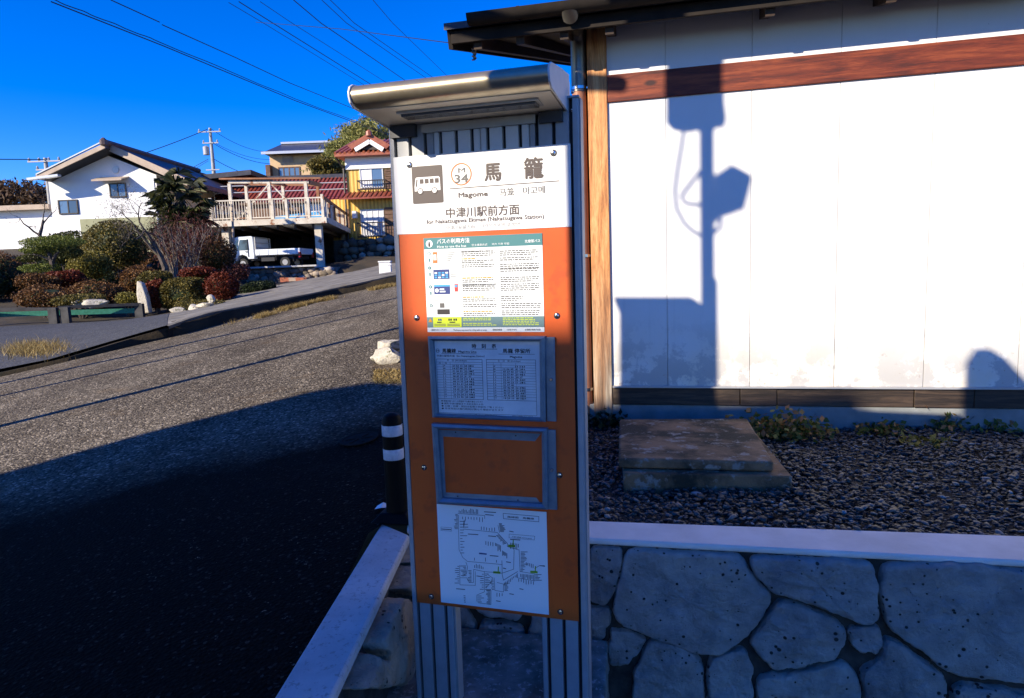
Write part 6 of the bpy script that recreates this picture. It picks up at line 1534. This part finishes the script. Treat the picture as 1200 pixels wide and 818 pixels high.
for i, (px, py, Y, l) in enumerate([(205, 322, 19, 'red twigged bush left of the deck, leftmost of three'), (222, 320, 19.5, 'red twigged bush left of the deck, middle of three'), (238, 318, 20, 'red twigged bush left of the deck, rightmost of three')]):
    p = atY(px, py, Y); rs = np.random.RandomState(60 + i); root = empty('twiggy_bush', (p.x, p.y, p.z - .2), label=l, cat='shrub', group='red twigged bushes'); b = B(); tips = []
    for k in range(16):
        a = rs.uniform(0, 6.28); q = Vector((0, 0, 0)); d = Vector((math.cos(a) * .3, math.sin(a) * .3, 1)).normalized(); P = [q]
        for s__ in range(5): d = (d + Vector(rs.normal(0, .14, 3))).normalized(); q = q + d * .33; P.append(q)
        b.tube(P, [.022, .018, .014, .011, .008, .004], 5); tips += P[2:]
    obj('stem', b, 'bark_pale', root)
    T_ = np.array([np.array(t) + rs.normal(0, 1, 3) * np.array([.12, .12, .2]) for t in tips for _ in range(34)]); obj('foliage', leaves(T_, .045, rs, .13, 1.0), 'twig_red', root)
# upright stone and small rocks
p = atY(168, 360, 15.3); b = B(); b.prism([(-.11, 0, -.1), (.13, 0, -.1), (.10, 0, .28), (.02, 0, .60), (-.10, 0, .66), (-.14, 0, .35)], (0, .16, 0)); o = obj('standing_stone', b, 'rock', bevel=.03, label='pale upright standing stone at the edge of the garden', cat='stone'); o.location = p - Vector((0, 0, .05))
for i, (px, py, Y, r, l) in enumerate([(112, 356, 15, (.32, .2, .16), 'pale boulder behind the guard rail'), (207, 364, 14.2, (.2, .12, .08), 'flat pale stone at the foot of the olive hedge'), (227, 361, 14, (.14, .1, .1), 'small grey stone right of the olive hedge'), (240, 357, 14, (.2, .12, .07), 'low grey stone under the round red bush'), (90, 355, 15, (.15, .1, .08), 'small boulder left of the pale one by the guard rail'), (247, 352, 14.5, (.10, .1, .13), 'white stub stone by the driveway edge')]):
    c = atY(px, py, Y); o = obj('garden_rock', rockmesh(40 + i, r), 'rock', smooth=True, label=l, cat='rock', group='rocks along the garden edge'); o.location = c
# guard rail
GR = empty('guard_rail', (0, 0, 0), 0, label='low dark timber rail with a green net beside the side road', cat='fence')
segs = [((-30, 363, 14.0), (66, 362, 14.3)), ((68, 360.5, 14.3), (165, 356.5, 15.0))]
for a, c in segs:
    p, q = atY(*a), atY(*c); b = B(); b.beam(p, q, .08, .06); obj('top_rail', b, 'guard', GR)
for px, py0, py1, Y in ((62, 362, 373, 14.25), (76, 361, 372, 14.3), (163, 357, 367, 15.0), (-20, 363, 374, 14)):
    p, q = atY(px, py0, Y), atY(px, py1, Y); b = B(); b.box((p.x - .09, p.y - .05, q.z - .2), (p.x + .09, p.y + .05, p.z + .02)); obj('rail_post', b, 'guard', GR)
p, q = atY(-30, 369.5, 14.1), atY(160, 364, 15); b = B(); b.beam(p, q, .01, .11); obj('net', b, 'greennet', GR)
p, q = atY(62, 371, 14.2), atY(150, 366, 14.9); 
# dry grass: one mass along the ledge and tufts at the left
def grass(fn, n, h, seed, lean=.5):
    rs = np.random.RandomState(seed); V = []
    for i in range(n):
        c = fn(rs); a = rs.uniform(0, 6.28); L_ = h * rs.uniform(.4, 1.2); w_ = np.array([math.cos(a), math.sin(a), 0]) * .0035
        t = np.array(c) + np.array([rs.normal(0, lean) * L_, rs.normal(0, lean) * L_, L_]); c = np.array(c); m = (c + t) / 2 + np.array([0, 0, L_ * .12])
        V.append([c - w_, c + w_, m + w_ * .7, m - w_ * .7]); V.append([m - w_ * .7, m + w_ * .7, t, t])
    V = np.array(V).reshape(-1, 3); return V, np.arange(len(V)).reshape(-1, 4)
gA = [road_pt(*q) for q in [(262, 381), (300, 374), (340, 362), (400, 348), (462, 335)]]
def g1(rs):
    t = rs.rand() ** .8; g = interp([V2(p) for p in gA], t); x = g.x + rs.normal(0, .05) - .02; y = g.y + rs.normal(0, .05)
    if mnoise.noise(Vector((x * 2.2, y * 2.2, 0))) < .02 - .12 * t: return g1(rs)
    return (x, y, road_z(x, y) - .01)
obj('dry_roadside_grass', grass(g1, 4200, .075, 3), 'straw', label='dry straw coloured grass along the foot of the driveway edge', kind='stuff')
def g2(rs):
    p = road_pt(24 + rs.normal(0, 14), 423 + rs.normal(0, 4)); return (p.x + rs.normal(0, .15), p.y + .3, road_z(p.x, p.y + .3) + .02)
obj('verge_grass', grass(g2, 2600, .16, 4), 'straw', label='patch of yellowed verge grass at the left edge', kind='stuff')
def g3(rs):
    p = road_pt(rs.uniform(438, 474), rs.uniform(434, 450)); return (p.x, p.y, road_z(p.x, p.y))
obj('kerbside_grass', grass(g3, 900, .025, 6, 1.2), 'straw', label='flattened yellow grass by the pale rocks', kind='stuff')
# trees on the hill at right
def leaftree(px, py, w_, h_, Y, mat, label, seed, n, ls, name='tree', pull=0):
    rs = np.random.RandomState(seed); k = Y / F; c = atY(px, py, Y); root = empty(name, (c.x, c.y, c.z - h_ / 2 * k - 3), label=label, cat='tree'); o3 = h_ / 2 * k + 3
    P = []
    for i in range(9):
        d = rs.normal(0, .42, 3); P.append(blob((d[0] * w_ / 2 * k, d[1] * w_ / 2 * k, o3 + d[2] * h_ / 2 * k), (w_ * .3 * k, w_ * .3 * k, h_ * .26 * k), n // 9, rs, .35, .6))
    P = np.vstack(P); obj('crown', leaves(P, ls, rs, .4), mat, root)
    b = B(); b.tube([(0, 0, 0), (0, 0, o3), (.1, 0, o3 + h_ * .3 * k)], [.25, .16, .05], 8)
    for i in range(7): a = rs.uniform(0, 6.28); b.tube([(0, 0, o3 - 1 + i * .2), (math.cos(a) * w_ * .3 * k, math.sin(a) * w_ * .3 * k, o3 + rs.uniform(-.2, .8) * h_ * .3 * k)], [.08, .03], 5)
    obj('trunk', b, 'bark', root)
leaftree(386, 199, 40, 26, 44, 'leaf_olive', 'round dense evergreen tree between the tan and yellow houses', 1, 7000, .11)
# bamboo stands: feathery plumes
def plume(px, ytop_, ybot, w_, Y, seed, label):
    rs = np.random.RandomState(seed); k = Y / F; t = atY(px, ytop_, Y); bt = atY(px, ybot, Y); root = empty('bamboo_clump', (t.x, Y, bt.z - 2), label=label, cat='bamboo', group='bamboo on the hill'); H = t.z - bt.z + 2; P = []; b = B()
    for c in range(9):
        x0_, y0_ = rs.normal(0, w_ * .22 * k), rs.normal(0, .8); ht = H * rs.uniform(.7, 1.0); lx = rs.normal(0, .07) * H
        cv = [Vector((x0_ + lx * s * s, y0_, ht * s)) for s in np.linspace(0, 1, 7)]; b.tube(cv, [.05, .05, .045, .04, .03, .02, .01], 5)
        for q in range(2300):
            s = rs.uniform(.22, 1) ** .8; wd = (1.2 - s) * w_ * .42 * k + .15; P.append((x0_ + lx * s * s + rs.normal(0, wd * .7), y0_ + rs.normal(0, wd), ht * s + rs.normal(0, .18)))
    obj('culm', b, 'leaf_bamboo', root); obj('foliage', leaves(np.array(P), .17, rs, .25, -.3), 'leaf_bamboo', root)
plume(424, 136, 205, 62, 50, 2, 'tallest feathery bamboo clump behind the yellow house roof'); plume(400, 156, 205, 50, 48, 3, 'lower bamboo clump left of the tallest one'); plume(450, 142, 205, 50, 50, 4, 'bamboo clump peeking out beside the sign'); plume(475, 150, 205, 40, 52, 5, 'bamboo clump hidden mostly by the sign')
# brown wood on the far hill at the left edge
rs = np.random.RandomState(9)
P = []
for i in range(30):
    px = rs.uniform(-60, 62); c = atY(px, 238 - 6 * rs.rand() - (8 if px < 45 else 0), 90); P.append(blob(c, (2.4, 2.4, 1.9), 260, rs, .3, .7))
obj('far_woodland', leaves(np.vstack(P), .32, rs, .4), 'forest', label='brown winter woodland on the far hill', kind='stuff')

# ------------------------------------------------------------------ unseen things beside and behind the viewer, whose shade falls into view
def UW(u, wv, s): return Vector((u * cA + s * sA, -u * sA + s * cA, wv - tE * s + EYE))
def wall_uw(px, py):
    p = onplane(px, py, hn, H0); return p.x * cA - p.y * sA, (p.z - EYE) + tE * (p.x * sA + p.y * cA)
TDIR = Vector((-sA, -cA, 0))
# neighbouring building
NB = empty('neighbour_building', UW(-1, 0, -9.0) * 1.0, label='plastered neighbouring building behind the viewer with a stepped roofline', cat='building')
s0 = -8.5
sil = [(-4.05, -4.0), (-4.05, -1.05), (-4.66, -.62), (-4.55, -.15), (-4.5, .02), (-4.25, .24), (-3.9, .30), (-3.0, .33), (-2.76, .52), (-2.3, .70), (-1.7, 1.0), (-1.63, 1.0), (-1.62, .28), (-1.15, .43), (-1.13, 1.0), (4.5, 1.0), (4.5, -4.0)]
b = B(); b.prism([UW(u, w_, s0) - NB.location for u, w_ in sil], TDIR * 3); obj('walls', b, 'olive', NB)
b = B(); b.prism([UW(u, w_, s0) - NB.location for u, w_ in [(-1.12, 1.003), (4.6, 1.003), (4.6, 1.06), (-1.12, 1.06)]], TDIR * 3.1); obj('eave', b, 'darktile', NB)
for uu in (-.6, 1.2, 2.8):
    b = B(); b.prism([UW(u, w_, s0 + .03) - NB.location for u, w_ in [(uu, -2.3), (uu + .9, -2.3), (uu + .9, -1.2), (uu, -1.2)]], TDIR * .02); obj('window', b, 'glass', NB)
# pole with boxes whose shadow falls on the house wall
s1 = -.55
RP = empty('roadside_equipment_pole', UW(-2.26, 0, s1), label='roadside pole with switch boxes, lamp and looped cables left of the viewer', cat='utility pole')
def shp(name, pts, th=.08, parent=RP, mat='insul', s=s1, holes=None):
    b = B(); b.prism([UW(*wall_uw(x, y), s) - RP.location for x, y in pts], TDIR * th); return obj(name, b, mat, parent)
shp('mast', [(819.5, 140), (836.5, 140), (837.5, 325), (841, 330), (843, 620), (822, 620), (821, 325)], .09)
shp('switch_box', [(781, 30), (848.5, 30), (849, 120), (851, 137), (848, 144), (839, 145), (836, 150), (822, 147), (808, 150), (790, 148), (781, 139)], .05)
shp('lamp_housing', [(837, 206), (857, 193), (869, 199), (881, 206), (877, 222), (872, 240), (856, 246), (844, 250), (837, 258)], .05)
shp('cabinet', [(720, 348), (809, 348), (816, 352), (823, 358), (825, 640), (727, 640), (726, 362)], .05)
def cable(pts):
    b = B(); b.tube([UW(*wall_uw(x, y), s1 - .04) - RP.location for x, y in pts], .008, 6); obj('looped_cable', b, 'wire', RP)
cable([(802, 150), (799, 170), (794, 200), (791, 225), (793, 245), (803, 263), (815, 273), (824, 277)]); cable([(821, 200), (812, 212), (802, 225), (799, 231), (803, 238), (814, 240), (822, 239)]); cable([(839, 252), (845, 256), (844, 266), (836, 274)])
# unseen post and arm, added to throw a band of shade on the corner post
s2 = -.75
SL = empty('shade_post', UW(-3.35, 0, s2), label='unseen slim post with a short arm, added to shade the corner post', cat='shade post')
e_ = [wall_uw(x, y) for x, y in ((690, 88), (730, 91), (738, 96), (737, 102), (732, 106), (690, 105))]
ul = -3.35
b = B(); b.prism([UW(u, w_, s2) - SL.location for u, w_ in [(ul, e_[0][1] + .02)] + e_ + [(ul, e_[-1][1] + .02)]], TDIR * .05); obj('arm', b, 'insul', SL)
b = B(); b.tube([UW(ul, -2.0, s2) - SL.location, UW(ul, e_[0][1] + .02, s2) - SL.location], .04, 10); obj('arm_post', b, 'insul', SL)
# unseen rounded board added at the viewer's left: shades the right edge of the sign and the wall foot at far right
s3 = -.45
IB = empty('shade_pillar', UW(-1.0, 0, s3), label='unseen tall rounded pillar, added to shade the sign edge and wall foot', cat='pillar')
c_ = [wall_uw(x, y) for x, y in ((1119, 447), (1121, 432), (1127, 415), (1136, 407), (1147, 405), (1158, 409), (1172, 420))]
uL = S(664.5, 240); pS = onplane(665, 240, sn, SO); uS = pS.x * cA - pS.y * sA
pts = [(uS, -2.7), (uS, c_[2][1] - .04), (uS + .03, c_[3][1]), (uS + .08, c_[4][1]), (uS + .14, c_[5][1] - .02), (uS + .22, c_[6][1] - .08), (uS + .34, c_[6][1] - .2), (uS + .36, -2.7)]
b = B(); b.prism([UW(u, w_, s3) - IB.location for u, w_ in pts], TDIR * .06); obj('board', b, 'insul', IB)
# roadside poles to the left whose shadows cross the road
for i, (a_, c2, r, s) in enumerate([((26, 497), (465, 382), .055, -.6), ((28, 455), (327, 393), .035, -1.2), ((26, 441), (463, 352), .05, -1.6)]):
    q = road_pt(*a_); q2 = road_pt(*c2)
    u = (q.x * cA - q.y * sA + q2.x * cA - q2.y * sA) / 2; base = UW(u, 0, s); base.z = road_z(base.x, base.y)
    wt = (q2.z - EYE) + tE * (q2.x * sA + q2.y * cA) + .8
    o = empty('roadside_pole', base, label=['thick steel pole at the road left of the view', 'thin pole beyond the thick one left of the view', 'farthest of the roadside poles left of the view'][i], cat='pole', group='poles beside the road')
    b = B(); b.tube([(0, 0, -.3), (0, 0, wt - tE * s + EYE - base.z)], r, 10); obj('shaft', b, 'insul', o)
bpy.context.view_layer.update()
